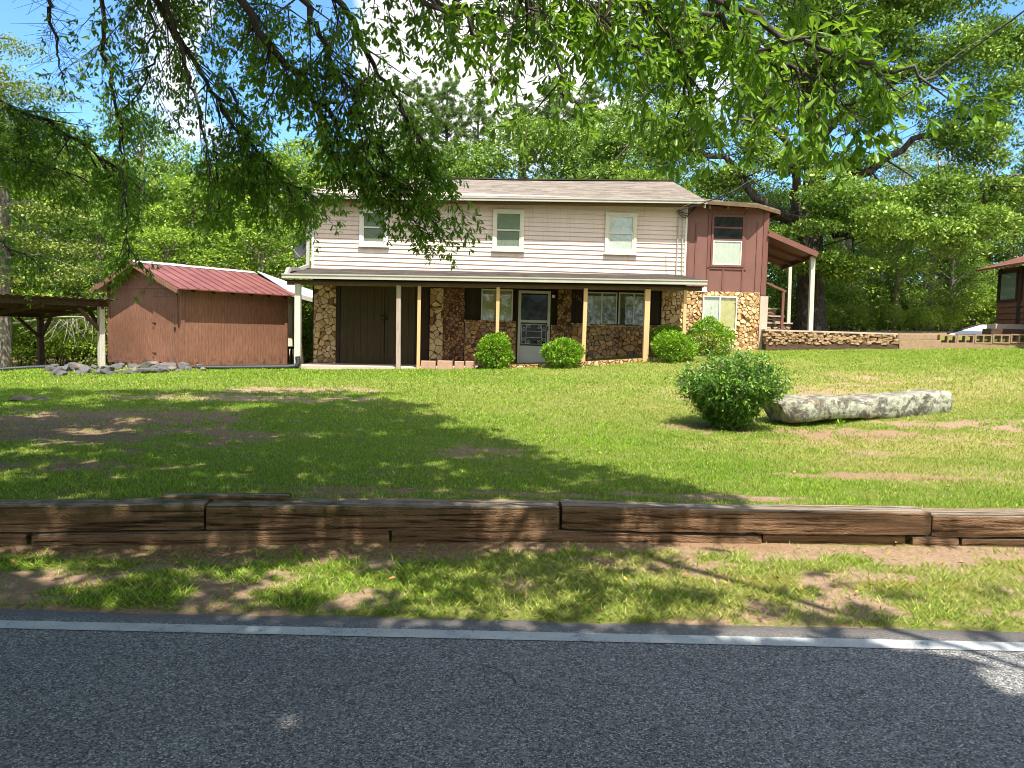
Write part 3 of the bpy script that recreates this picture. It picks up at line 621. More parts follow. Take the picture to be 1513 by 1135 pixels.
def ring(mb, rc, v0, v1, w, fr=HF):
    u0, z0, u1, z1 = rc; e = .0015
    mb.box((u0, v0, z0), (u0+w, v1, z1), fr).box((u1-w, v0, z0), (u1, v1, z1), fr).box((u0+w, v0+e, z1-w), (u1-w, v1, z1), fr).box((u0+w, v0+e, z0), (u1-w, v1, z0+w), fr)
def inset(rc, w): return (rc[0]+w, rc[1]+w, rc[2]-w, rc[3]-w)
def upper_window(rc, curtain, trim, parent=house):
    a = MB(); ring(a, rc, -.085, -.037, .085); w = a.build('window', trim, parent)
    q = inset(rc, .085); zm = (q[1]+q[3])/2
    b = MB(); ring(b, (q[0], zm-.02, q[2], q[3]), -.072, -.045, .035); b.build('upper_sash', trim, w)
    b = MB(); ring(b, (q[0], q[1], q[2], zm+.02), -.066, -.0455, .04); b.build('lower_sash', trim, w)
    MB().box((q[0], -.0425, q[1]), (q[2], -.038, q[3]), HF).build('curtain', curtain, w)
    MB().box((q[0]+.03, -.056, q[1]+.03), (q[2]-.03, -.053, q[3]-.03), HF).build('pane', 'glass_clear', w)
    MB().box((rc[0]-.03, -.11, rc[1]-.03), (rc[2]+.03, -.037, rc[1]-.001), HF).build('sill', trim, w)
    return w
upper_window(R(531.5, 309, 574, 364), 'curtain_pale', 'trim_white'); upper_window(R(728, 310, 774, 371), 'curtain_pale', 'trim_cream'); upper_window(R(893.5, 315, 940, 375.5), 'curtain_white', 'trim_cream')
def slider(rc, curtain, v=-.05, mull=True, parent=house, fm='alum_grey', w=.032, solid=None):
    a = MB(); ring(a, rc, v-.035, v+.067-.0, w); o = a.build('window', fm, parent); q = inset(rc, w); um = (q[0]+q[2])/2
    if mull: MB().box((um-.02, v-.03, q[1]), (um+.02, v+.01, q[3]), HF).build('mullion', fm, o)
    if solid: MB().box((q[0], v+.0105, q[1]), (um, v+.03, q[3]), HF).build('curtain', curtain, o); MB().box((um, v+.011, q[1]), (q[2], v+.03, q[3]), HF).build('blind', solid, o)
    else: MB().box((q[0], v+.0105, q[1]), (q[2], v+.03, q[3]), HF).build('curtain', curtain, o)
    MB().box((q[0], v-.01, q[1]), (q[2], v-.006, q[3]), HF).build('pane', 'glass_clear', o); return o
slider(R(711, 427.5, 757.5, 475), 'blind_olive', -.03, mull=False)
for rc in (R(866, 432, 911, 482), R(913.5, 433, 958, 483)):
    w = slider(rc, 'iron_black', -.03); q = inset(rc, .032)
    MB().box((q[0], -.03, q[1]+(q[3]-q[1])*.55), (q[2], -.0205, q[3]), HF).build('valance', 'curtain_dim', w)
slider(R(1036, 438, 1086.5, 488), 'curtain_white', -.10, fm='trim_white', solid='blind_yellow' if 'blind_yellow' in M else m_plain('blind_yellow', (.62, .55, .26), .8, .06, 3))
# wing window: dark upper lights over a white blind
rc = R(1050, 318, 1098.5, 395); a = MB(); ring(a, rc, -.075, -.031, .06); w = a.build('window', 'brown_trim', house); q = inset(rc, .06)
z1 = HF.hp(1073, 337)[1]; z2 = HF.hp(1073, 355)[1]
for zz in (z1, z2): MB().box((q[0], -.068, zz-.022), (q[2], -.04, zz+.022), HF).build('glazing_bar', 'brown_trim', w)
MB().box((q[0], -.052, z2), (q[2], -.048, q[3]), HF).build('dark_pane', 'glass_dark', w)
MB().box((q[0], -.045, q[1]), (q[2], -.040, z2), HF).build('lace_curtain', 'curtain_white', w)
MB().box((q[0], -.056, q[1]), (q[2], -.053, z2), HF).build('pane', 'glass_clear', w)
a = MB(); ring(a, (q[0], q[1], q[2], z2-.022), -.066, -.0575, .03); a.build('sash', 'trim_white', w)
# storm door
rc = R(765, 430, 812, 538); a = MB(); ring(a, rc, -.10, .018, .075); door = a.build('storm_door', 'gutter_white', house)
q = inset(rc, .075); zb = HF.hp(788, 511)[1]; zk = HF.hp(788, 475)[1]
MB().box((q[0], -.06, q[1]), (q[2], -.02, zb), HF).build('kick_panel', 'door_white', door, bevel=.004)
MB().box((q[0], -.05, zb), (q[2], -.045, q[3]), HF).build('door_glass', 'glass_dark', door)
MB().box((q[0], -.085, zk-.035), (q[2], -.052, zk+.035), HF).build('crossbar', 'gutter_white', door)
g = MB(); gz0, gz1 = zb+.05, zk-.09; gu0, gu1 = q[0]+.03, q[2]-.03; v = -.075; rr = .0075
def bar(a, b): g.tube([HF(a[0], v, a[1]), HF(b[0], v, b[1])], rr, 5)
for u in (gu0, gu0+.13, gu1-.13, gu1): bar((u, gz0), (u, gz1))
for zz in (gz0, gz1, gz0+(gz1-gz0)*.33, gz0+(gz1-gz0)*.66): bar((gu0 if zz in (gz0, gz1) else gu0+.13, zz), (gu1 if zz in (gz0, gz1) else gu1-.13, zz))
for (uc, zc, sg) in [(gu0+.065, gz0+.12, 1), (gu0+.065, gz1-.12, -1), (gu1-.065, gz0+.12, 1), (gu1-.065, gz1-.12, -1), (gu0+.2, gz1-.06, 1), (gu1-.2, gz1-.06, -1), (gu0+.2, gz0+.06, -1), (gu1-.2, gz0+.06, 1)]:
    g.tube([HF(uc+(.012+.045*t_/12)*math.cos(sg*t_*.75), v, zc+(.012+.05*t_/12)*math.sin(sg*t_*.75)) for t_ in range(13)], .006, 4)
g.build('door_grille', 'alum_grey', door)
MB().box((q[2]-.02, -.13, zk-.25), (q[2]+.03, -.10, zk-.13), HF).build('handle', 'iron_black', door)
hbox('door_casing', 'header_dark', R(762.3, 428, 764.8, 539), -.05, .018); hbox('door_casing', 'header_dark', R(812.2, 428, 814.8, 479), -.05, .018)
p = HF.hp(817.5, 436); lp = MB().box((p[0]-.04, -.06, p[1]-.02), (p[0]+.04, -.0, p[1]+.10), HF).tube([HF(p[0], -.10, p[1]+.08), HF(p[0], -.10, p[1]+.0)], [.03, .055], 10).build('wall_lamp', 'iron_black', house)
MB().tube([HF(p[0], -.10, p[1]-.005), HF(p[0], -.10, p[1]-.06), HF(p[0], -.10, p[1]-.09)], [.042, .05, .02], 10).build('lamp_globe', 'lamp_glass', lp)
# four small slanting metal numerals beside the narrow stone column (too blurred to read: worn strokes only)
g = MB()
for i, (px, py) in enumerate([(848, 437), (852, 439), (855, 441), (858.5, 443)]):
    u, z = HF.hp(px, py); h = .055
    sh = [[(-.01, .05), (.01, .06), (.0, -.06)], [(.02, .05), (-.02, .0), (.02, -.0)], [(-.02, .05), (.02, .02), (-.02, -.02), (.02, -.05)], [(.0, .06), (-.02, .0), (.02, -.05)]][i]
    g.tube([HF(u+a, -.0, z+b) for a, b in sh], .007, 4)
g.build('house_number', 'numeral', house)
# porch light dome, white boards at the porch end
p = HF.hp(996, 430); g = MB(); cz = p[1]
g.tube([HF(p[0], -.55, cz+.09), HF(p[0], -.55, cz+.05), HF(p[0], -.55, cz), HF(p[0], -.55, cz-.05), HF(p[0], -.55, cz-.085)], [.05, .085, .10, .085, .03], 12)
g.build('porch_light', 'gutter_white', house, smooth=True)
q = R(1015.5, 424, 1028, 430.5); hbox('white_board', 'trim_white', q, -.075, -.032); q = R(1029, 424, 1043, 431.5); hbox('white_board', 'trim_white', q, -.085, -.032)
# main roof
ve, vr, vb = -.43, 3.6, 7.8
ue0 = HF.hp(456.5, 290, ve)[0]; ue1 = HF.hp(1043.5, 297, ve)[0]
ust = np.linspace(ue0, ue1, 9)
def ez(u): return float(np.interp(u, [ue0, ue1], [HF.hp(458, 288.5, ve)[1], HF.hp(1043, 296.5, ve)[1]]))
rp = [HF.hp(px, py, vr) for px, py in ((500, 266), (670, 264.5), (760, 266.5), (840, 267.2), (1005, 268))]
def rzf(u): return float(np.interp(u, [p[0] for p in rp], [p[1] for p in rp]))
def slope_sheet(v0, zf0, v1, zf1, th=.05, name='roof', mat='shingle', parent=house):
    m = MB()
    for a, b in zip(ust[:-1], ust[1:]):
        pass
    top = [[HF(u, v0, zf0(u)), HF(u, v1, zf1(u))] for u in ust]; n = len(ust)
    vs = [p for pr in top for p in pr]+[(p[0], p[1], p[2]-th) for pr in top for p in pr]; fs = []
    for i in range(n-1): a = 2*i; fs += [(a, a+2, a+3, a+1), (2*n+a, 2*n+a+1, 2*n+a+3, 2*n+a+2), (a, 2*n+a, 2*n+a+2, a+2), (a+1, a+3, 2*n+a+3, 2*n+a+1)]
    fs += [(0, 1, 2*n+1, 2*n), (2*n-2, 4*n-2, 4*n-1, 2*n-1)]
    return m.add(vs, fs).build(name, mat, parent)
rf = slope_sheet(ve, ez, vr, rzf)
slope_sheet(vr+.002, rzf, vb, ez)
m = MB()
for a, b in zip(ust[:-1], ust[1:]): m.beam(HF(a, vr, rzf(a)+.012), HF(b, vr, rzf(b)+.012), .26, .03)
m.build('ridge_cap', 'shingle_porch', house)
for u in (ue0+.35, UR+.0):
    m = MB(); P_ = [HF(u, 0.1, zst+.1), HF(u, 7.2, zst+.1), HF(u, vr, rzf(u)-.07)]; Q = [HF(u+.06, 0.1, zst+.1), HF(u+.06, 7.2, zst+.1), HF(u+.06, vr, rzf(u)-.07)]
    m.add(P_+Q, [(0, 1, 2), (5, 4, 3), (0, 3, 4, 1), (1, 4, 5, 2), (2, 5, 3, 0)]); m.build('gable_wall', 'siding_vinyl', house)
for s in (0, 1):
    m = MB(); u = ue0+.02 if s == 0 else ue1-.02
    m.beam(HF(u, ve, ez(u)-.13), HF(u, vr, rzf(u)-.13), .035, .15); m.beam(HF(u, vb, ez(u)-.13), HF(u, vr, rzf(u)-.13), .035, .15)
    m.build('rake_board', 'trim_white', house)
MB().add([HF(ue0, ve+.02, ez(ue0)-.15), HF(ue1, ve+.02, ez(ue1)-.15), HF(ue1, 0, ez(ue1)-.12), HF(ue0, 0, ez(ue0)-.12), HF(ue0, ve+.02, ez(ue0)-.10), HF(ue1, ve+.02, ez(ue1)-.10), HF(ue1, 0, ez(ue1)-.07), HF(ue0, 0, ez(ue0)-.07)], [(3, 2, 1, 0), (4, 5, 6, 7), (0, 1, 5, 4), (1, 2, 6, 5), (2, 3, 7, 6), (3, 0, 4, 7)]).build('soffit', 'soffit_brown', house)
def gutter(name, a, b, h=.13, w=.12, mat='gutter_white'):
    """a rolled lip gutter: a profile carried from a to b in house (u, v, z)"""
    prof = [(0, 0), (-.2*w, -.75*h), (-.35*w, -h), (-1.0*w, -h), (-1.0*w, -.45*h), (-1.15*w, -.25*h), (-1.15*w, 0), (-1.02*w, 0), (-1.02*w, -.2*h), (-.9*w, -.85*h), (-.4*w, -.85*h), (-.12*w, 0)]
    vs = [HF(e[0], e[1]+y, e[2]+z) for e in (a, b) for y, z in prof]; n = len(prof)
    fs = [(k, (k+1) % n, n+(k+1) % n, n+k) for k in range(n)]+[tuple(range(n)), tuple(reversed(range(n, 2*n)))]
    return MB().add(vs, fs).build(name, mat, house)
gutter('gutter', (ue0-.02, ve, ez(ue0)-.01), (ue1, ve, ez(ue1)-.01), h=.09)
# wing roof (low hip) with exposed rafter tails
pA = (ue1-.0, ve, HF.hp(1043.5, 295, ve)[1]); zB = HF.hp(1120, 300.5, ve)[1]; uB = HF.hp(1120, 301, ve)[0]; uC, zC = HF.hp(1153, 310.5, .1)
m = MB(); r1, r2 = HF(ue1, 2.6, pA[2]+.66), HF(uB-.5, 2.6, zB+.56); m.slab([HF(*pA), HF(uB, ve, zB), r2, r1], .04); m.build('wing_roof', 'shingle', house)
m = MB(); m.slab([HF(uB+.002, ve, zB), HF(uC, .1, zC), HF(uC, 5.6, zC+.02), HF(uB-.498, 2.6, zB+.56)], .04); m.slab([r1, r2, HF(uC, 5.6, zC+.02), HF(ue1, 5.6, pA[2])], .04); m.build('wing_roof', 'shingle', house)
m = MB(); m.beam(HF(pA[0]+.01, ve-.012, pA[2]-.085), HF(uB, ve-.012, zB-.085), .025, .085); m.beam(HF(uB, ve-.012, zB-.085), HF(uC, .1, zC-.085), .025, .085); m.beam(HF(uC, .1, zC-.085), HF(uC, 5.5, zC-.04), .025, .085)
m.build('fascia', 'soffit_brown', house)
for px in (1046, 1073, 1100, 1118):
    m = MB(); u = HF.hp(px, 305, -.2)[0]; m.beam(HF(u, ve+.03, HF.hp(px, 306, ve)[1]), HF(u, .0, HF.hp(px, 304, 0)[1]), .05, .10); m.build('rafter_tail', 'soffit_brown', house)
# porch roof
vp = -1.95
pu0, pz0 = HF.hp(419, 404.5, vp); pu1, pz1 = HF.hp(1043, 414.5, vp)
wz0 = HF.hp(463, 396.5)[1]; wz1 = HF.hp(1012, 407.5)[1]
m = MB(); m.slab([HF(pu0, vp, pz0), HF(pu1, vp, pz1), HF(UR, -.038, wz1), HF(-.0, -.038, wz0), HF(-.45, -.038, wz0-.02)], .045); m.build('porch_roof', 'shingle_porch', house)
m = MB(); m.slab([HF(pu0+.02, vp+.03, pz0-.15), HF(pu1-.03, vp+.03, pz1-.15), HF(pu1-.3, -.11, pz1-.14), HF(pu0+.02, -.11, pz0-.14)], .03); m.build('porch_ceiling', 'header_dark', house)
gutter('porch_gutter', (pu0-.02, vp, pz0-.0), (pu1+.01, vp, pz1-.0), h=.12, w=.12)
m = MB(); m.beam(HF(pu0+.05, vp+.17, pz0-.22), HF(pu1-.05, vp+.17, pz1-.22), .06, .10); m.build('porch_beam', 'soffit_brown', house)
zbm0, zbm1 = pz0-.24, pz1-.24
POSTS = [(440, .15, 'post_grey'), (589.5, .115, 'post_old'), (619, .085, 'post_new'), (735, .085, 'post_new'), (863, .10, 'post_new'), (955, .14, 'post_new'), (1011, .085, 'post_new')]
for px, w_, mt in POSTS:
    u = HF.hp(px, 480, vp+.17)[0]; b = HF(u, vp+.17, 0); zb_ = zs(b[0], b[1])-.1; zt_ = np.interp(u, [pu0, pu1], [zbm0, zbm1])
    lean = .02*math.sin(px)
    MB().hexa([HF(u-w_/2, vp+.17-w_/2, zb_), HF(u+w_/2, vp+.17-w_/2, zb_), HF(u+w_/2, vp+.17+w_/2, zb_), HF(u-w_/2, vp+.17+w_/2, zb_),
               HF(u-w_/2+lean, vp+.17-w_/2, zt_), HF(u+w_/2+lean, vp+.17-w_/2, zt_), HF(u+w_/2+lean, vp+.17+w_/2, zt_), HF(u-w_/2+lean, vp+.17+w_/2, zt_)]).build('porch_post', mt, house, bevel=.008)
# porch floor follows the ground up to the right
fl = [(445, .565), (620, .58), (700, .63), (788, .665), (865, .74), (955, .85), (1030, .93)]
fu = [(HF.hp(px, 500, -1.)[0], z) for px, z in fl]
m = MB(); vf = -1.72
for (a, za), (b, zb_) in zip(fu[:-1], fu[1:]):
    m.hexa([HF(a, vf, za-.4), HF(b, vf, zb_-.4), HF(b, .018, zb_-.4), HF(a, .018, za-.4), HF(a, vf, za), HF(b, vf, zb_), HF(b, .018, zb_), HF(a, .018, za)])
m.build('porch_floor', 'concrete', house)
m = MB(); cu = [(HF.hp(px, 530, vf-.1)[0], HF.hp(px, py, vf-.1)[1]) for px, py in ((706, 540), (788, 538.5), (862, 534.5), (955, 529), (1002, 527))]
for (a, za), (b, zb_) in zip(cu[:-1], cu[1:]): m.hexa([HF(a, vf-.12, za-.4), HF(b, vf-.12, zb_-.4), HF(b, vf-.001, zb_-.4), HF(a, vf-.001, za-.4), HF(a, vf-.12, za), HF(b, vf-.12, zb_), HF(b, vf-.001, zb_), HF(a, vf-.001, za)])
m.build('porch_curb', 'stone_light', house)
# downspout, conduits
zt_ = ez(ue0)-.13
m = MB(); dp = [HF(-.12, -.5, zt_), HF(-.10, -.14, zt_-.12), HF(-.10, -.12, HF.hp(461, 393, -.12)[1]), HF(-.25, -.5, HF.hp(452, 398, -.5)[1]), HF(pu0+.12, vp+.05, pz0+.13), HF(pu0+.08, vp-.05, pz0-.02)]
for a, b in zip(dp[:-1], dp[1:]): m.beam(a, b, .085, .085)
m.build('downspout', 'gutter_white', house)
m = MB()
for px0, px1 in ((1003.5, 999), (1009, 1007.5)):
    a = HF.hp(px0, 312, -.07); b = HF.hp(px1, 404, -.07); m.tube([HF(a[0], -.07, a[1]), HF(b[0], -.07, b[1]+.0)], .018, 6)
m.build('conduit', 'gutter_white', house)
m = MB(); a = HF.hp(1000, 310, -.12)
for k_ in range(3): m.tube([HF(a[0]+.1*t_+.03*k_, -.12-.03*k_, a[1]-.28*math.sin(t_*math.pi/5)*(1-.2*k_)+.12*t_/5) for t_ in range(6)], .012, 5)
m.build('service_cable', 'cable', house)
# side porch on the wing: sloped roof, two posts, stone steps, red rail
sp_ = thing('side_porch', HF(UB+.6, 1.5, 1.3), HF.a, label='open side porch with sloping brown roof, grey posts and stone steps', cat='porch')
A = at(1135.5, 340, 22.05); B = at(1208, 371.5, 22.0); Cb = at(1176, 377, 26.3); Db = at(1150, 362, 26.3)
Cb = np.array([B[0]+.35, B[1]+3.9, B[2]-.05]); Db = np.array([A[0]-.1, A[1]+3.9, A[2]-.02])
m = MB(); m.slab([A, B, Cb, Db], .05); m.build('roof', 'brown_trim', sp_)
m = MB(); m.beam(A-[0, .02, .1], B-[0, .02, .1], .04, .13); m.beam(B-[.02, 0, .1], Cb-[.02, 0, .1], .04, .13)
for f_ in (.33, .66): m.beam(A+(Db-A)*f_-[0, 0, .1], B+(Cb-B)*f_-[0, 0, .1], .05, .10)
m.build('roof_frame', 'brown_trim', sp_)
for (px, Y, w_) in ((1199, 22.2, .12), (1166, 25.4, .11)):
    top = at(px+2, 376, Y); bx, by = at(px-1, 480, Y)[:2]; zt2 = np.interp((top[0]-A[0])/(B[0]-A[0]), [0, 1], [A[2], B[2]])-.15
    MB().hexa([(bx-w_/2, by-w_/2, 1.3), (bx+w_/2, by-w_/2, 1.3), (bx+w_/2, by+w_/2, 1.3), (bx-w_/2, by+w_/2, 1.3), (top[0]-w_/2, by-w_/2, zt2), (top[0]+w_/2, by-w_/2, zt2), (top[0]+w_/2, by+w_/2, zt2), (top[0]-w_/2, by+w_/2, zt2)]).build('post', 'post_grey', sp_, bevel=.008)
for i, (x0, x1, yt) in enumerate(((1129, 1141, 457), (1129, 1151, 468), (1129, 1163, 478))):
    a = at(x0, yt, 22.9); b = at(x1, yt, 22.9); m = MB().box((a[0], 22.9-.02*i, a[2]-.22 if i < 2 else 1.4), (b[0]+.1, 24.2+.02*i, a[2])); m.build('step', 'stone_stack', sp_)
    MB().box((a[0], 22.86-.02*i, a[2]), (b[0]+.14, 24.2+.02*i, a[2]+.04)).build('step_cap', 'cap_grey', sp_)
m = MB(); a = at(1133, 418, 22.4); b = at(1161, 431, 22.4); c_ = at(1155, 484, 22.4); m.beam(a, b, .06, .06); m.beam(b-[.07, 0, .02], c_-[0, 0, .1], .07, .07); m.build('handrail', 'brown_trim', sp_)

# landscape blocks at the porch edge
for i, (x0, x1) in enumerate(((621, 644), (645.5, 669), (671, 686), (687, 703))):
    u0 = HF.hp(x0, 540, -1.98)[0]; u1 = HF.hp(x1, 540, -1.98)[0]; zt_ = HF.hp((x0+x1)/2, 533.5+i*.3, -1.98)[1]
    o = MB().box((u0+.01, -1.98, zt_-.3), (u1-.01, -1.80, zt_+.01*(i % 2)), HF).build('edging_block', 'block_pink', bevel=.012)
    tag(o, ['reddish brown edging block against the thin yellow post', 'second pale edging block from the thin yellow post', 'third pale edging block from the thin yellow post', 'pale edging block nearest the round bush left of the door'][i], 'edging block', 'edging blocks along the porch floor')

# ------------------------------------------------------------------ low wall at right
def wallpts(px0, y0t, y0b, px1, y1t, y1b, Y0, Y1): return at(px0, y0t, Y0), at(px0, y0b, Y0), at(px1, y1t, Y1), at(px1, y1b, Y1)
def wallseg(m, a_t, a_b, b_t, b_b, th, top=0, bot=0, fwd=0):
    a0, b0 = np.array([a_b[0], a_b[1]-fwd]), np.array([b_b[0], b_b[1]-fwd])
    za0, za1, zb0, zb1 = a_b[2]-bot, a_t[2]+top, b_b[2]-bot, b_t[2]+top
    return m.hexa([(*a0, za0), (*b0, zb0), (b0[0], b0[1]+th, zb0), (a0[0], a0[1]+th, za0), (*a0, za1), (*b0, zb1), (b0[0], b0[1]+th, zb1), (a0[0], a0[1]+th, za1)])
sw = thing('stone_wall', (*at(1225, 515, 21.9)[:2], 1.2), 0, label='low wall of stacked tan stones with a grey cap, right of the house', cat='wall')
aT, aB, bT, bB = wallpts(1130, 489, 508.5, 1326, 495, 509, 21.75, 22.0)
wallseg(MB(), aT, aB, bT, bB, .35).build('stone_face', 'stone_stack', sw)
aT2, _, bT2, _ = wallpts(1128, 486.5, 0, 1328, 492.5, 0, 21.75, 22.0); wallseg(MB(), aT2, aT-[0, 0, -.001], bT2, bT-[0, 0, -.001], .42, fwd=.03).build('cap', 'cap_grey', sw)
_, a3, _, b3 = wallpts(1131, 0, 518, 1326, 0, 517, 21.75, 22.0); wallseg(MB(), aB-[0, 0, .001], a3, bB-[0, 0, .001], b3, .33, bot=.2, fwd=.02).build('base_timber', 'board_old', sw)
# individual projecting stones in the face
m = MB()
for i in range(190):
    f_ = rng.random(); g_ = rng.random(); c0 = aB+(bB-aB)*f_; zt_ = aT[2]+(bT[2]-aT[2])*f_; z_ = c0[2]+.03+(zt_-c0[2]-.06)*round(g_*4)/4+rng.normal()*.008
    L_, h_ = rng.uniform(.08, .2), rng.uniform(.03, .045); rot = rng.normal()*.12
    vs = []
    for (x, z, y) in [(-1, -.6, 0), (-.5, -1, 0), (.6, -.9, 0), (1, -.3, 0), (.9, .7, 0), (.1, 1, 0), (-.8, .8, 0)]:
        x += rng.normal()*.12; z += rng.normal()*.12; X_ = x*math.cos(rot)*L_/2*1.0-z*h_*math.sin(rot); Z_ = z*h_+x*L_/2*math.sin(rot); vs.append((c0[0]+X_, c0[1]+.02, z_+Z_, X_, Z_))
    n = len(vs); front = [(c0[0]+v_[3]*.75, c0[1]-rng.uniform(.025, .06), z_+v_[4]*.75) for v_ in vs]
    m.add([v_[:3] for v_ in vs]+front, [tuple(range(n, 2*n))]+[(k_, (k_+1) % n, n+(k_+1) % n, n+k_) for k_ in range(n)])
m.build('face_stones', 'stone_dry', sw)
aT, aB, bT, bB = wallpts(1327, 493.5, 503, 1385, 494, 502, 22.05, 22.15)
tw = thing('timber_border', (*at(1360, 515, 22)[:2], 1.4), 0, label='two stacked faded timbers between the stone wall and the hollow blocks', cat='timber border')
wallseg(MB(), aT, aB, bT, bB, .2).build('upper_timber', 'cinder', tw, bevel=.01)
aT, aB, bT, bB = wallpts(1328, 503.8, 516, 1390, 502.8, 515, 22.05, 22.15); wallseg(MB(), aT, aB, bT, bB, .2, bot=.15, fwd=.015).build('lower_timber', 'cinder', tw, bevel=.01)
def cinder_block(P, heading):
    m = MB(); L_, h_, d_ = .46, .26, .2; w_ = .038
    def fr(x, y, z): c, s = math.cos(heading), math.sin(heading); return (P[0]+x*c-y*s, P[1]+x*s+y*c, P[2]+z)
    m.box((0, 0, 0), (w_, d_, h_), fr).box((L_-w_, 0, 0), (L_, d_, h_), fr).box((L_/2-w_/2, 0.002, w_), (L_/2+w_/2, d_, h_-w_), fr).box((w_, 0.002, 0), (L_-w_, d_-.002, w_), fr).box((w_, 0.002, h_-w_), (L_-w_, d_-.002, h_), fr)
    return m.build('hollow_block', 'cinder')
labs = ['soil filled hollow block next to the faded timbers', 'second hollow block from the faded timbers', 'hollow block in front of the pale roof\'s right end', 'hollow block below the cabin\'s wooden steps', 'hollow block below the right half of the cabin steps', 'hollow block at the right edge of the photo']
pA_, pB_ = at(1388, 508, 22.2), at(1513, 506, 21.9); hd = math.atan2(pB_[1]-pA_[1], pB_[0]-pA_[0])
for i in range(6):
    P_ = pA_+np.array([math.cos(hd), math.sin(hd), 0])*(.475*i)+[0, 0, (pB_[2]-pA_[2])*i*.475/2.6]
    tag(cinder_block(P_, hd), labs[i], 'concrete block', 'hollow blocks on the low wall'); 
fl_ = MB(); wallseg(fl_, at(1387, 503, 22.45), at(1387, 512, 22.45), at(1560, 500, 22.1), at(1560, 512, 22.1), .3, bot=.3)
tag(fl_.build('earth_bank', 'soil_and_turf'), kind='structure')
ft = MB(); wallseg(ft, at(1387, 507.9, 22.18), at(1387, 513, 22.18), at(1560, 506.5, 21.85), at(1560, 509, 21.85), .22, bot=.25)
tag(ft.build('concrete_footing', 'cinder'), 'rough concrete footing strip under the row of hollow blocks', 'footing')

# ------------------------------------------------------------------ cabin at the right edge
KF = Fr(15.65, 25.0, math.radians(-96.7)); cz = at(1475, 490, 24.6)[2]
cabin = thing('cabin', KF(0, 0, cz), KF.a, label='small dark plank cabin with red brown roof at the right edge', cat='cabin')
kh = at(1468, 398, 25)[2]
MB().box((0, 0, cz-.0), (4.8, 3.5, kh), KF).build('wall', 'log_plank', cabin)
m = MB()
for i in range(5): z_ = cz+i*.19; m.hexa([KF(-.02, -.045, z_+.01), KF(4.8, -.045, z_+.01), KF(4.8, -.001, z_+.01), KF(-.02, -.001, z_+.01), KF(-.02, -.02, z_+.185), KF(4.8, -.02, z_+.185), KF(4.8, -.001, z_+.185), KF(-.02, -.001, z_+.185)])
m.build('plank_cladding', 'log_plank', cabin)
rc = R(1477, 401, 1506, 446, 0, KF); rc = (min(rc[0], rc[2]), min(rc[1], rc[3]), max(rc[0], rc[2]), max(rc[1], rc[3])); a = MB(); ring(a, rc, -.07, -.001, .07, KF); w = a.build('window', 'log_dark', cabin)
q = inset(rc, .07); MB().box((q[0], -.012, q[1]), (q[2], -.004, q[3]), KF).build('blind', 'curtain_pale', w); MB().box((q[0], -.04, q[1]), (q[2], -.036, q[3]), KF).build('pane', 'glass_clear', w)
MB().box((rc[2]+.02, -.05, cz), (rc[2]+.22, -.001, kh), KF).build('corner_post', 'log_dark', cabin); MB().box((-.03, -.05, cz+.95), (.12, -.001, kh), KF).build('corner_post', 'log_dark', cabin)
m = MB(); m.slab([KF(-.55, -.5, kh+.02), KF(6.2, -.5, kh+.02), KF(6.2, 1.2, kh+.62), KF(-.1, 1.2, kh+.62)], .06); m.build('porch_roof', 'roof_red', cabin)
m = MB(); m.slab([KF(-.3, 1.0, kh+.60), KF(6.2, 1.0, kh+.60), KF(6.2, 2.8, kh+1.5), KF(.8, 2.8, kh+1.5)], .08); m.slab([KF(-.3, 1.0, kh+.60), KF(.8, 2.8, kh+1.5), KF(-.3, 4., kh+.6)], .08); m.build('upper_roof', 'log_dark', cabin)
for i, (x0, y0, y1) in enumerate(((1471, 479, 485), (1465, 485.5, 492))):
    pass
st = thing('cabin_steps', (*at(1490, 492, 22.8)[:2], 1.8), 0, label='weathered grey wooden steps in front of the cabin', cat='steps')
for i, (x0, y0, y1, Y) in enumerate(((1471, 478.5, 485, 23.3), (1464.5, 485.5, 494, 22.9))):
    a = at(x0, y1, Y); b = at(1530, y1, Y); t_ = at(x0, y0, Y)[2]; MB().box((a[0], Y, a[2]-.05), (b[0], Y+.45, t_)).build('tread', 'board_old' if i else 'cap_grey', st)
pr = thing('low_metal_roof', (*at(1440, 492, 26)[:2], 1.6), 0, label='low white metal roof just above the wall left of the cabin', cat='roof')
a, b, c_, d_ = at(1400, 494, 25.9), at(1449, 480, 27.4), at(1485, 480, 27.4), at(1485, 494, 25.9)
MB().slab([a, d_, c_, b], .05).build('roof_sheet', 'tarp_white', pr); MB().beam(a+[0, .0, .0], b+[0, 0, .0], .05, .09).build('roof_edge', 'log_dark', pr)
MB().box((a[0]+.4, 26.1, zs(a[0], 26)-.2), (d_[0], 27.2, a[2]-.03)).build('shed_wall', 'board_old', pr)

# ------------------------------------------------------------------ brown shed
SF = Fr(-8.62, 20.0, math.radians(57)); W_, L_ = 3.42, 3.45
sz = at(268, 542, 20)[2]; ztop = at(269, 420, 20)[2]
shed = thing('shed', SF(0, 0, sz), SF.a, label='reddish brown wooden shed with red metal roof left of the house', cat='shed')
apex = at(200, 381, 20.85); za = apex[2]-.10
m = MB(); b0 = sz-.02
vs = [SF(0, 0, b0), SF(L_, 0, b0), SF(L_, W_, b0), SF(0, W_, b0), SF(0, 0, ztop), SF(L_, 0, ztop), SF(L_, W_, ztop), SF(0, W_, ztop), SF(0, W_/2, za-.06), SF(L_, W_/2, za-.06)]
m.add(vs, [(0, 1, 5, 4), (1, 2, 6, 9, 5), (2, 3, 7, 6), (3, 0, 4, 8, 7), (3, 2, 1, 0), (4, 5, 9, 8), (8, 9, 6, 7)]); m.build('walls', 'shed_paint', shed)
og, oe = .32, .32; sl = (za-ztop)/(W_/2)
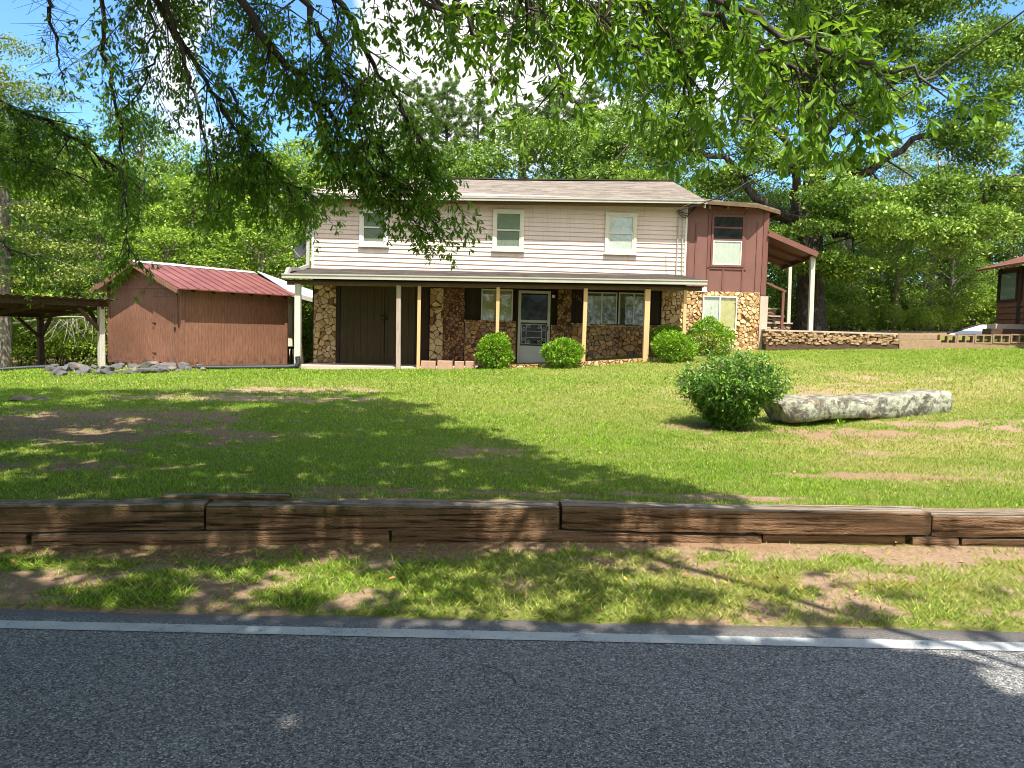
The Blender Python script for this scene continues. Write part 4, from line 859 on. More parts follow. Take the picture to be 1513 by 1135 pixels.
for sgn in (0, 1):
    ve_ = -oe if sgn == 0 else W_+oe-.02; ze_ = ztop-sl*oe
    m = MB(); P4 = [SF(-og, ve_, ze_), SF(L_+.12, ve_, ze_), SF(L_+.12, W_/2, za), SF(-og, W_/2, za)]
    if sgn: P4 = P4[::-1]
    m.slab(P4, .03)
    for u in np.arange(-og+.02, L_+.1, .30):     # standing ribs
        m.beam(SF(u, ve_, ze_+.012), SF(u, W_/2, za+.012), .035, .022)
    m.build('roof', 'roof_red', shed)
m = MB(); m.slab([SF(-og-.01, W_/2-.14, za-.14*sl+.03), SF(L_+.14, W_/2-.14, za-.14*sl+.03), SF(L_+.14, W_/2, za+.035), SF(-og-.01, W_/2, za+.035)], .015); m.slab([SF(-og-.01, W_/2, za+.035), SF(L_+.14, W_/2, za+.035), SF(L_+.14, W_/2+.14, za-.14*sl+.03), SF(-og-.01, W_/2+.14, za-.14*sl+.03)], .015)
m.build('ridge_cap', 'ridge_patched', shed)
m = MB(); m.beam(SF(-og, -oe, ztop-sl*oe-.085), SF(-og, W_/2, za-.085), .03, .11); m.beam(SF(-og-.001, W_+oe-.02, ztop-sl*oe-.085), SF(-og-.001, W_/2, za-.085), .03, .11); m.build('barge_board', 'shed_paint', shed)
m = MB()
for u in np.arange(.2, L_, .6): m.beam(SF(u, -oe+.03, ztop-sl*oe-.07), SF(u, 0, ztop-.05), .05, .07)
m.build('rafter_ends', 'board_brown', shed)
e = .022
for a_, b_ in (((-e, -.02, b0), (-.001, .09, ztop-.03)), ((-e, W_-.09, b0), (-.001, W_+.02, ztop-.03)), ((-.0005, -e, b0), (.08, -.001, ztop-.06)), ((L_-.08, -e, b0), (L_+.02, -.001, ztop-.06)), ((-e-.001, .092, ztop-.10), (-.001, W_-.092, ztop-.02)), ((-.02, .092, b0), (-.001, W_-.092, b0+.09))):
    MB().box(a_, b_, SF).build('trim_board', 'shed_paint', shed)
dv0 = .17; dv1 = 1.18; dz1 = at(248, 438, 20.3)[2]
d = MB().box((-.034, dv0, b0+.1), (-.002, dv1, dz1), SF).build('door', 'shed_paint', shed)
m = MB(); m.box((-.05, dv0-.07, b0+.1), (-.003, dv0-.006, dz1+.02), SF).box((-.045, dv0, dz1+.01), (-.003, dv1+.04, dz1+.07), SF); m.build('door_trim', 'shed_paint', shed)
m = MB()
for zz in (sz+.3, sz+1.1): m.box((-.05, dv1-.12, zz), (-.036, dv1+.05, zz+.03), SF)
m.build('hinge', 'iron_black', d); MB().box((-.06, dv0+.01, sz+.95), (-.036, dv0+.07, sz+1.02), SF).build('latch', 'iron_black', d)
m = MB().box((-.75, .15, sz-.12), (-.06, 1.5, sz-.03), SF).build('door_step', 'concrete', bevel=.01); tag(m, 'pale flat slab in front of the brown shed door', 'step')

# lean-to between shed and house
lt = thing('lean_to', (*at(440, 540, 23.5)[:2], .4), 0, label='open lean-to with white metal roof between the brown shed and the house', cat='lean-to')
a, b = at(424, 428.5, 23.4), at(470, 441, 23.4); c_, d_ = at(470, 437, 28), at(372, 401, 28)
d_ = at(380, 400.5, 26.3); c_ = np.array([b[0]+.6, 26.8, b[2]-.15])
MB().slab([a, b, c_, d_], .03).build('metal_roof', 'metal_white', lt)
m = MB(); m.beam(a-[0, .02, .09], b-[0, .02, .09], .05, .13); m.build('front_board', 'wood_dead', lt)
m = MB()
for f_ in (.25, .5, .75, .97): m.beam(a+(d_-a)*f_-[0, 0, .1], b+(c_-b)*f_-[0, 0, .1], .05, .12)
m.slab([a-[0, 0, .17], b-[0, 0, .17], c_-[0, 0, .35], d_-[0, 0, .35]], .03); m.build('ceiling', 'board_brown', lt)
for px, w_, mt in ((428.5, .13, 'trim_cream'), (442.5, .10, 'trim_cream'), (434, .12, 'board_brown')):
    p0 = at(px, 535, 24.0); p1 = at(px, 440, 24.0); MB().box((p0[0]-w_/2, 24.0 if mt != 'board_brown' else 24.2, .2), (p0[0]+w_/2, 24.14 if mt != 'board_brown' else 24.3, p1[2])).build('post', mt, lt)
bn = thing('workbench', (*at(432, 530, 23.6)[:2], .35), 0, label='dark low bench under the lean-to beside the shed', cat='bench')
a = at(424, 513, 23.6); b = at(444, 513, 23.6); MB().box((a[0], 23.5, a[2]-.05), (b[0], 23.95, a[2]+.02)).build('top', 'board_brown', bn)
for x in (a[0]+.03, b[0]-.08):
    for y in (23.52, 23.88): MB().box((x, y, .3), (x+.05, y+.05, a[2]-.051)).build('leg', 'board_brown', bn)
sh_ = thing('sawhorse', (*at(442, 538, 22.6)[:2], .4), 0, label='pale wooden trestle leaning behind the weathered porch corner post', cat='trestle')
a, b, c_, d_ = at(444.5, 512, 22.6), at(435.5, 539, 22.6), at(448, 539, 22.7), at(430, 539.5, 22.6)
MB().beam(a, b, .07, .04).build('leg', 'wood_pale', sh_); MB().beam(a, c_, .07, .04).build('leg', 'wood_pale', sh_); MB().beam(d_, c_, .08, .05).build('foot', 'wood_pale', sh_)

# satellite dish
ds = thing('satellite_dish', HF(-.2, .3, 3.6), HF.a, label='grey satellite dish on the left corner of the house', cat='satellite dish')
c0 = Vector(HF(*((HF.hp(448, 372, .1)[0]), .1, HF.hp(448, 372, .1)[1]))); nrm = Vector((-.60, -.68, .40)).normalized(); ax = nrm.orthogonal().normalized(); ay = nrm.cross(ax); vs = []; fs = []
for i in range(7):
    r_ = .29*i/6
    for k_ in range(20): th = 2*math.pi*k_/20; vs.append(c0+ax*r_*math.cos(th)+ay*r_*math.sin(th)*1.05+nrm*(.09*(i/6)**2))
for i in range(6):
    for k_ in range(20): a_ = i*20+k_; b_ = i*20+(k_+1) % 20; fs.append((a_, b_, b_+20, a_+20))
o = MB().add(vs, fs).build('dish', 'dish_grey', ds, smooth=True); sm = o.modifiers.new('t', 'SOLIDIFY'); sm.thickness = .012
e_ = c0+nrm*.33+Vector((0, 0, -.12)); m = MB().tube([c0+Vector((0, 0, -.27)), e_], .013, 6); m.tube([e_, e_+Vector((-.03, -.05, .09))], .028, 8); m.build('feed_arm', 'alum_grey', ds)
MB().tube([c0-nrm*.02, c0-nrm*.12+Vector((0, 0, -.1)), Vector(HF(-.0, .15, c0[2]-.3))], .022, 6).build('mount', 'alum_grey', ds)

# ------------------------------------------------------------------ carport at far left
c0 = at(149, 450, 20.5); e1 = np.array([-.545, -.839]); e2 = np.array([-.839, .545])
CF = Fr(c0[0], c0[1], math.atan2(-.545, .839))   # u = -e2 (towards the right), v = -e1 (away)
cp = thing('carport', CF(0, 0, .35), CF.a, label='open dark timber carport with corrugated roof at the left edge', cat='carport')
zr0, zr1 = at(149, 447, 20.4)[2], at(72, 464, 22.4)[2]
def crz(u): return zr0+(zr1-zr0)*(-u/3.4)
m = MB(); nu = 90; vs = []
for i in range(nu+1):
    v_ = .25-6.6*i/nu; w_ = .02*math.sin(i*2*math.pi/3.)
    for u_ in (.42, -3.5): vs += [CF(u_, v_, crz(u_)+w_+.05)]
for i in range(nu): m.f.append((2*i, 2*i+1, 2*i+3, 2*i+2))
m.v = vs; o = m.build('roof', 'tin_dark', cp); s_ = o.modifiers.new('t', 'SOLIDIFY'); s_.thickness = .006
m = MB()
for u_ in (0, -1.1, -2.2, -3.35): m.beam(CF(u_, .2, crz(u_)-.05), CF(u_, -6.3, crz(u_)-.05), .05, .12)
for v_ in (0, -1.5, -3, -4.5, -6): m.beam(CF(.1, v_, crz(.1)-.13), CF(-3.4, v_, crz(-3.4)-.13), .05, .10)
m.build('beams', 'board_old', cp)
for u_, v_, mt in ((0, 0, 'post_grey'), (-3.2, 0, 'board_old'), (0, -5.9, 'board_old'), (-3.2, -5.9, 'board_old')):
    b = CF(u_, v_, 0); MB().box((u_-.07, v_-.07, zs(b[0], b[1])-.1), (u_+.07, v_+.07, crz(u_)-.11), CF).build('post', mt, cp, bevel=.008)
for a_, b_ in (((0, -.02, crz(0)-.75), (0, -.6, crz(0)-.15)), ((-3.2, -.02, crz(-3.2)-.7), (-3.2, -.6, crz(-3.2)-.15)), ((-.02, 0, crz(0)-.7), (-.6, 0, crz(-.6)-.15)), ((-3.18, 0, crz(-3.2)-.7), (-2.6, 0, crz(-2.6)-.15))):
    MB().beam(CF(*a_), CF(*b_), .07, .08).build('brace', 'board_old', cp)

# ------------------------------------------------------------------ drain pipes, logs, rocks
def ribbed(pts, r0, name, mat, label, cat):
    P_ = [Vector(p) for p in pts]; out = []; rad = []; tot = 0
    for a, b in zip(P_[:-1], P_[1:]):
        n = max(2, int((b-a).length/.018))
        for i in range(n): out.append(a.lerp(b, i/n)); rad.append(r0*(1+.07*math.sin(tot))); tot += 2.1
    o = MB().tube(out, rad, 10).build(name, mat, smooth=True); tag(o, label, cat); return o
pts = []
for px, py, Y, dz in ((440, 527, 19.75, 0), (441, 537, 19.72, 0), (438, 541, 19.7, 0), (425, 542.5, 19.65, 0), (380, 543.5, 19.5, 0), (335, 543.5, 19.4, 0), (292, 544.5, 19.3, 0)):
    p = at(px, py, Y); pts.append((p[0], Y, max(p[2], zs(p[0], Y)+.05)))
ribbed(pts, .065, 'drain_pipe', 'pipe_black', 'black corrugated drain pipe along the grass by the porch corner', 'drain pipe')
pts = []
for px, Y in ((-60, 18.2), (0, 18.6), (40, 18.9), (82, 19.1)):
    p = at(px, 553, Y); pts.append((p[0], Y, zs(p[0], Y)+.05))
ribbed(pts, .06, 'drain_pipe', 'pipe_black', 'thin black pipe lying on the grass by the carport', 'drain pipe')
a = at(-30, 548, 23.2); b = at(60, 546, 23.4); o = MB().beam((a[0], 23.2, zs(a[0], 23.2)+.1), (b[0], 23.4, zs(b[0], 23.4)+.08), .22, .2).build('ground_timber', 'board_old', bevel=.02); tag(o, 'dark squared timber lying on the ground under the carport', 'timber')
def rock_mesh(name, seed, mat):
    r_ = np.random.default_rng(seed); vs, fs = [], []
    import bmesh
    bm = bmesh.new(); bmesh.ops.create_icosphere(bm, subdivisions=3, radius=1)
    pl = [(Vector(r_.normal(size=3)).normalized(), r_.uniform(.55, .9)) for _ in range(11)]
    for v_ in bm.verts:
        for n_, d_ in pl:
            t_ = v_.co.dot(n_)
            if t_ > d_: v_.co -= n_*(t_-d_)
        v_.co *= 1+.05*math.sin(v_.co.x*9+seed)*math.cos(v_.co.y*7)
    me = bpy.data.meshes.new(name); bm.to_mesh(me); bm.free(); me.materials.append(M[mat]); return me
RM = [rock_mesh('rock', s_, 'rock_blue') for s_ in range(6)]+[rock_mesh('rock', 20+s_, 'rock_tan') for s_ in range(3)]
spots = []
for i in range(62):
    px = 82+(i % 21)*10.2+rng.normal()*4; row = i//21; py = 551.5-row*3.6+rng.normal()*1.3-(px-84)*.022
    spots.append((px, py, rng.choice([.07, .10, .13, .17]), 0))
for i, (px, py, s_, k_) in enumerate(spots):
    g_ = G(px, py+2); o = bpy.data.objects.new('rock', RM[int(rng.integers(0, 6)) if rng.random() < .8 else 6+int(rng.integers(0, 3))]); C.objects.link(o)
    o.location = (g_[0], g_[1], g_[2]+s_*.3); o.scale = (s_*rng.uniform(.9, 1.6), s_*rng.uniform(.8, 1.2), s_*rng.uniform(.5, .85)); o.rotation_euler = (rng.normal()*.3, rng.normal()*.3, rng.uniform(0, 6))
    tag(o, 'angular grey rock in the heap before the brown shed', 'rock', 'heap of grey rocks by the shed')
for px, py, s_, lab in ((32, 593, .13, 'pale round stone in the bare soil at left, the larger of two'), (62, 592, .09, 'small pale stone in the bare soil just right of the larger one'), (22, 694, .05, 'flat pebble in the bare patch above the mossy tie')):
    g_ = G(px, py); o = bpy.data.objects.new('field_stone', RM[7]); C.objects.link(o); o.location = (g_[0], g_[1], g_[2]+s_*.2); o.scale = (s_*1.5, s_, s_*.5); tag(o, lab, 'stone')

# the long lichened boulder
A_, B_ = at(1160, 618, 11.45), at(1413, 600, 12.25)
def boulder():
    nx_, nr = 120, 44; vs = []; L = np.linalg.norm((B_-A_)[:2])
    ang = math.atan2(B_[1]-A_[1], B_[0]-A_[0])
    for i in range(nx_+1):
        t_ = i/nx_; x = t_*L
        hh = np.interp(t_, [0, .03, .12, .3, .45, .6, .75, .93, .985, 1], [.155, .18, .185, .155, .16, .18, .19, .19, .165, .12])+.02*(float(fbm(t_*23, 0*t_, 5))-.5); ww = np.interp(t_, [0, .06, .3, .8, .96, 1], [.27, .36, .36, .30, .28, .20])
        for k_ in range(nr):
            th = 2*math.pi*k_/nr; c_, s_ = math.cos(th), math.sin(th); pw = .17
            y = ww*math.copysign(abs(c_)**pw, c_)*(1-.32*(s_ < 0)*abs(s_)); z = hh*math.copysign(abs(s_)**pw, s_)
            n_ = (float(fbm(x*3.5+k_*0, th*1.3 if th < math.pi*2-.2 else 0, 41))-.5)*.20*(math.sin(th/2))+(float(fbm(x*11, abs(th-math.pi)*4, 43))-.5)*.06
            sk = (.09*(1-t_)**10)*(-(z-hh)/hh)-.12*(1-t_)**10      # slanted left end
            vs.append((x+sk*1.0, y*(1+n_*2)+n_*.4, z*(1+n_*1.2)+n_*.3+.02*math.sin(x*2.3)))
    m = MB(); m.v = vs
    for i in range(nx_):
        for k_ in range(nr): a = i*nr+k_; b = i*nr+(k_+1) % nr; m.f.append((a, b, b+nr, a+nr))
    m.f.append(tuple(range(nr))); m.f.append(tuple(reversed(range(nx_*nr, (nx_+1)*nr))))
    o = m.build('boulder', 'lichen_rock', smooth=True); z0 = 0
    o.location = (A_[0]-.05, A_[1]+.3, at(1180, 610.5, 11.5)[2]); o.rotation_euler = (.0, -math.atan2(at(1400, 598, 12.2)[2]-at(1180, 611, 11.5)[2], L), ang)
    md = o.modifiers.new('edge', 'EDGE_SPLIT'); md.split_angle = math.radians(50)
    tag(o, 'long flat lichen covered boulder lying on the lawn beside the leafy shrub', 'boulder')
boulder()

# utility wires
def wire(name, pts, r0, mat, label, sag=0):
    P_ = [Vector(at(*p)) for p in pts]; out = []
    for a, b in zip(P_[:-1], P_[1:]):
        for i in range(8): out.append(a.lerp(b, i/8)+Vector((0, 0, -sag*4*(i/8)*(1-i/8))))
    out.append(P_[-1]); o = MB().tube(out, r0, 5).build(name, mat); tag(o, label, 'wire')
a = at(1000, 312, 21.4); b = at(1640, -82, 11.5)
mid = [tuple(a+(b-a)*t_-np.array([0, 0, .55*4*t_*(1-t_)])) for t_ in np.linspace(0, 1, 30)]
tag(MB().tube(mid, .012, 6).build('service_wire', 'cable'), 'dark service wire rising from the house corner to the upper right', 'wire')
tag(MB().tube([np.array(p)+[0, .05, .05+.05*math.sin(i*.9)] for i, p in enumerate(mid)], .007, 5).build('service_wire', 'cable_pale'), 'thin pale wire twisted around the dark service wire', 'wire')
wire('power_line', [(1290, 226, 44), (1450, 150, 40), (1600, 90, 36)], .02, 'cable', 'lower of two thin distant power lines right of the big oak trunk')
wire('power_line', [(1290, 216, 44), (1450, 137, 40), (1600, 76, 36)], .02, 'cable', 'upper of two thin distant power lines right of the big oak trunk')
# ------------------------------------------------------------------ grass
def m_grass():
    n = N('grass'); r = n.island(); v = n.coord((1, 1, 1)); dry = n.attr('dry'); cl = n.noise(v, .8, 4)
    f = n.math('ADD', n.math('MULTIPLY', r, .6), n.math('MULTIPLY', cl, .4))
    g = n.ramp(f, [(.15, (.07, .17, .013)), (.5, (.19, .34, .024)), (.85, (.36, .52, .045))])
    d = n.ramp(r, [(.1, (.22, .26, .04)), (.5, (.40, .39, .08)), (.9, (.56, .46, .22))])
    c = n.mix(dry, g, d)
    p = n.n('BsdfPrincipled'); n.set(p, Base_Color=c, Roughness=.5); p.inputs['Specular IOR Level'].default_value = .3
    t = n.n('BsdfTranslucent'); n.set(t, Color=n.mix(.5, c, (.46, .60, .04))); m = n.n('MixShader'); n.set(m, Fac=.33)
    n.t.links.new(p.outputs[0], m.inputs[1]); n.t.links.new(t.outputs[0], m.inputs[2]); n.t.links.new(m.outputs[0], n.out.inputs[0]); M['grass'] = n.m
m_grass()
def grass_patch(name, x0, x1, y0, y1, n, L, W, lean, keep, kindgrass=True):
    x = rng.uniform(x0, x1, n); y = rng.uniform(y0, y1, n)
    r_ = np.abs(x)/np.maximum(y, 1) < .80; x, y = x[r_], y[r_]
    mk = masks(x, y); den = keep(x, y)*(1-.93*sstep(.30, .85, mk['dirt']+1.1*(fbm(x*7, y*7, 55)-.5)))*(1-.55*mk['moss'])*(.35+.65*sstep(.32, .55, fbm(x*2.6, y*2.6, 61, 3)+.12))
    k = rng.random(len(x)) < den; x, y = x[k], y[k]; mk = {a: b[k] for a, b in mk.items()}; n = len(x)
    z = zg(x, y); P = np.stack([x, y, z-.004], 1)
    tuft = rng.random(n)
    th = rng.uniform(0, 2*np.pi, n); D = np.stack([np.cos(th)*lean, np.sin(th)*lean, np.ones(n)], 1)+rng.normal(size=(n, 3))*.25
    D[:, 2] = np.abs(D[:, 2])+.15; LL = L*rng.uniform(.5, 1.25, n)*(.6+.7*fbm(x*1.8, y*1.8, 71)); WW = W*rng.uniform(.7, 1.3, n)
    V, Fc = leaves(P, D, rdir(n), LL, WW, 'lite')
    o = fast_mesh(name, V, Fc, 4, 'grass'); a = o.data.attributes.new('dry', 'FLOAT', 'POINT')
    dv = np.clip(mk['dry']*.95+mk['moss']*.5+(fbm(x*1.2, y*1.2, 81)-.5)*.5+(rng.random(n) < .10)*.5, 0, 1); a.data.foreach_set('value', np.repeat(dv, 4).astype(np.float32))
    tag(o, kind='stuff'); return o
vg = grass_patch('verge_grass', -4.4, 5.2, 4.12, 5.9, 80000, .058, .0065, 1.2, lambda x, y: (y < wall_y(x)-.10)*(.55+.45*sstep(.3, .6, fbm(x*1.2, y*1.2, 91)))*(y > ROAD_EDGE+.03*fbm(x*4, y, 3)))
grass_patch('lawn_grass', -6, 8, 5.4, 9, 150000, .042, .0065, .7, lambda x, y: (y > wall_y(x)+.30))
grass_patch('lawn_grass', -10, 12, 9, 14, 190000, .045, .010, .7, lambda x, y: 1.0+0*x)
grass_patch('lawn_grass', -18, 20, 14, 23.5, 230000, .05, .018, .7, lambda x, y: ((y < 19.62+.042*(x+5.6)) | ((x > 5.2) & (y < 21.2)) | (x > 7.0) | (x < -6.5))*(y < 21.95+(x < -6)*2.5)*((x < -12.5) | (x > -5.9) | (y < 19.35))*1.0)
# a few broad leaved weeds and fallen leaves
n_ = 170; px_ = rng.uniform(0, 1513, n_); py_ = np.where(rng.random(n_) < .62, rng.uniform(806, 905, n_), rng.uniform(600, 728, n_)); P = []
for a, b in zip(px_, py_): g_ = G(a, b); P.append([g_[0], g_[1], g_[2]+.03])
P = np.array(P); V, Fc = leaves(P, rdir(len(P))*[1, 1, .25], np.array([0, 0, 1.])+rdir(len(P))*.5, rng.uniform(.035, .065, len(P)), rng.uniform(.014, .028, len(P)), 'full')
n = N('dead_leaf'); n.principled(n.ramp(n.island(), [(.0, (.45, .33, .04)), (.4, (.38, .20, .07)), (.7, (.22, .11, .05)), (1., (.5, .36, .2))]), .6, None, .3); M['dead_leaf'] = n.m
tag(fast_mesh('fallen_leaves', V, Fc, 4, 'dead_leaf'), kind='stuff')
n_ = 2600; x = rng.uniform(-4, 4.6, n_); w_ = wall_y(x); y = np.where(rng.random(n_) < .6, w_-.02-np.abs(rng.normal(size=n_))*.14, rng.uniform(4.2, 5.5, n_)); k = y < w_-.02; x, y = x[k], y[k]
cl2 = [(c, rx, ry) for c, rx, ry, s_, k_ in _PW if c[1] > 5.9]
for c, rx, ry in cl2: kx = int(min(900, 700*rx*ry+120)); x = np.r_[x, c[0]+rng.normal(size=kx)*rx*.6]; y = np.r_[y, c[1]+rng.normal(size=kx)*ry*.6]
k = (y < wall_y(x)-.02) | (y > wall_y(x)+.3); x, y = x[k], y[k]
V, Fc = leaves(np.stack([x, y, zg(x, y)+.006], 1), rdir(len(x))*[1, 1, .12], np.tile([0, 0, 1.], (len(x), 1))+rdir(len(x))*.3, rng.uniform(.015, .06, len(x)), rng.uniform(.002, .006, len(x)), 'lite')
n = N('straw'); n.principled(n.ramp(n.island(), [(.0, (.42, .30, .19)), (.5, (.20, .12, .07)), (.8, (.07, .04, .025)), (1., (.5, .4, .28))]), .8, None, .2); M['straw'] = n.m
tag(fast_mesh('twig_litter', V, Fc, 4, 'straw'), kind='stuff')

# ------------------------------------------------------------------ woody plants
def twig_prisms(A, B, ra, rb):
    d = unit(B-A); o = unit(np.cross(d, np.array([.31, .77, .55]))); p = np.cross(d, o); vs = []
    for k in range(3):
        a = 2*math.pi*k/3; off = o*math.cos(a)+p*math.sin(a); vs += [A+off*np.reshape(ra, (-1, 1)), B+off*np.reshape(rb, (-1, 1))]
    V = np.stack(vs, 1).reshape(-1, 3); b = np.arange(len(A))[:, None]*6
    return V, np.concatenate([b+np.array([[0, 2, 3, 1]]), b+np.array([[2, 4, 5, 3]]), b+np.array([[4, 0, 1, 5]])], 0)
class Cloud:
    def __init__(s): s.V = []; s.F = []; s.n = 0
    def add(s, V, Fc): s.V.append(V); s.F.append(Fc+s.n); s.n += len(V)
    def mesh(s, name, mat, parent=None, smooth=False): return fast_mesh(name, np.concatenate(s.V), np.concatenate(s.F), 4, mat, parent, smooth)
def loc_of(V, parent):
    inv = PM[parent.name]; return (V-np.array(inv[:3]))@np.array(_rz(inv[3]))
def rosettes(B, D, L, nr, k, leaf, wl, droop, LC, TC, hang=.35, twigr=.003, shape='full', fill=1.0):
    """twigs from B along D with rosettes of k leaves: the habit of a water oak"""
    D = unit(D); L = np.reshape(L, (-1, 1)); down = np.array([0, 0, -1.0])
    prev = B
    for j in range(nr):
        t = (j+1)/nr; Q = B+D*L*t+down*L*(t*t*droop)
        if TC is not None:
            V, Fc = twig_prisms(prev, Q, np.full(len(B), twigr*(1.15-t*.7)), np.full(len(B), twigr*(1.05-t*.75))); TC.add(V, Fc)
        td = unit(Q-prev); prev = Q
        if j == 0 and nr > 2: continue
        m = rng.random(len(B)) < fill; Qm, tm = Q[m], td[m]; n = len(Qm)
        if n == 0: continue
        o = unit(np.cross(tm, np.array([.3, .2, .93]))); p = np.cross(tm, o); a0 = rng.uniform(0, 6.28, n)
        for q in range(k):
            a = a0+2*np.pi*q/k+rng.normal(size=n)*.3; rad = o*np.cos(a)[:, None]+p*np.sin(a)[:, None]
            dd = unit(rad*rng.uniform(.6, 1.2, (n, 1))+tm*rng.uniform(.2, .9, (n, 1))+down*hang*rng.uniform(.3, 1.5, (n, 1)))
            nn = unit(np.array([0, 0, 1.0])+rdir(n)*.7+rad*.3)
            V, Fc = leaves(Qm+rdir(n)*.012, dd, nn, leaf*rng.uniform(.6, 1.2, n), wl*rng.uniform(.75, 1.15, n), shape); LC.add(V, Fc)
def interp_path(P, n):
    P = np.array(P, float); s = np.r_[0, np.cumsum(np.linalg.norm(np.diff(P, axis=0), axis=1))]; t = np.linspace(0, s[-1], n)
    return np.stack([np.interp(t, s, P[:, i]) for i in range(3)], 1)
OAK = np.array([-8.6, 5.6]); oz = zs(*OAK)
oak = thing('oak_tree', (OAK[0], OAK[1], oz), 0, label='big overhanging oak whose leafy boughs hang in front of the house', cat='tree')
LC, TC, BR = Cloud(), Cloud(), MB()
hub = {'a': (-7.2, 5.6, 6.5), 'b': (-4.5, 5.2, 7.2), 'c': (-1.5, 3.8, 6.6), 'd': (1.2, 3.0, 5.6), 'e': (-5.5, 8.5, 7.0), 'f': (-4.0, 1.5, 7.6), 'g': (0, -.5, 7.8), 'h': (-7.5, 9., 6.5)}
BR.tube([(OAK[0], OAK[1], oz-.3), (OAK[0], OAK[1], oz+.25), (OAK[0]+.05, OAK[1], oz+1.6), (OAK[0]+.1, OAK[1]+.1, oz+3.6), (OAK[0]+.5, OAK[1], oz+5.2)], [.75, .52, .42, .38, .30], 16)
top = (OAK[0]+.5, OAK[1], oz+5.1)
for a, b, r0, r1 in ((top, hub['a'], .28, .22), (hub['a'], hub['b'], .2, .15), (hub['b'], hub['c'], .14, .10), (hub['c'], hub['d'], .09, .05), (hub['a'], hub['e'], .14, .08), (hub['b'], hub['f'], .13, .09), (hub['f'], hub['g'], .09, .04), (top, hub['h'], .14, .07)):
    a, b = Vector(a), Vector(b); m_ = (a+b)/2+Vector((0, .1, .35)); BR.tube([a, m_, b], [r0, (r0+r1)/2, r1], 9)
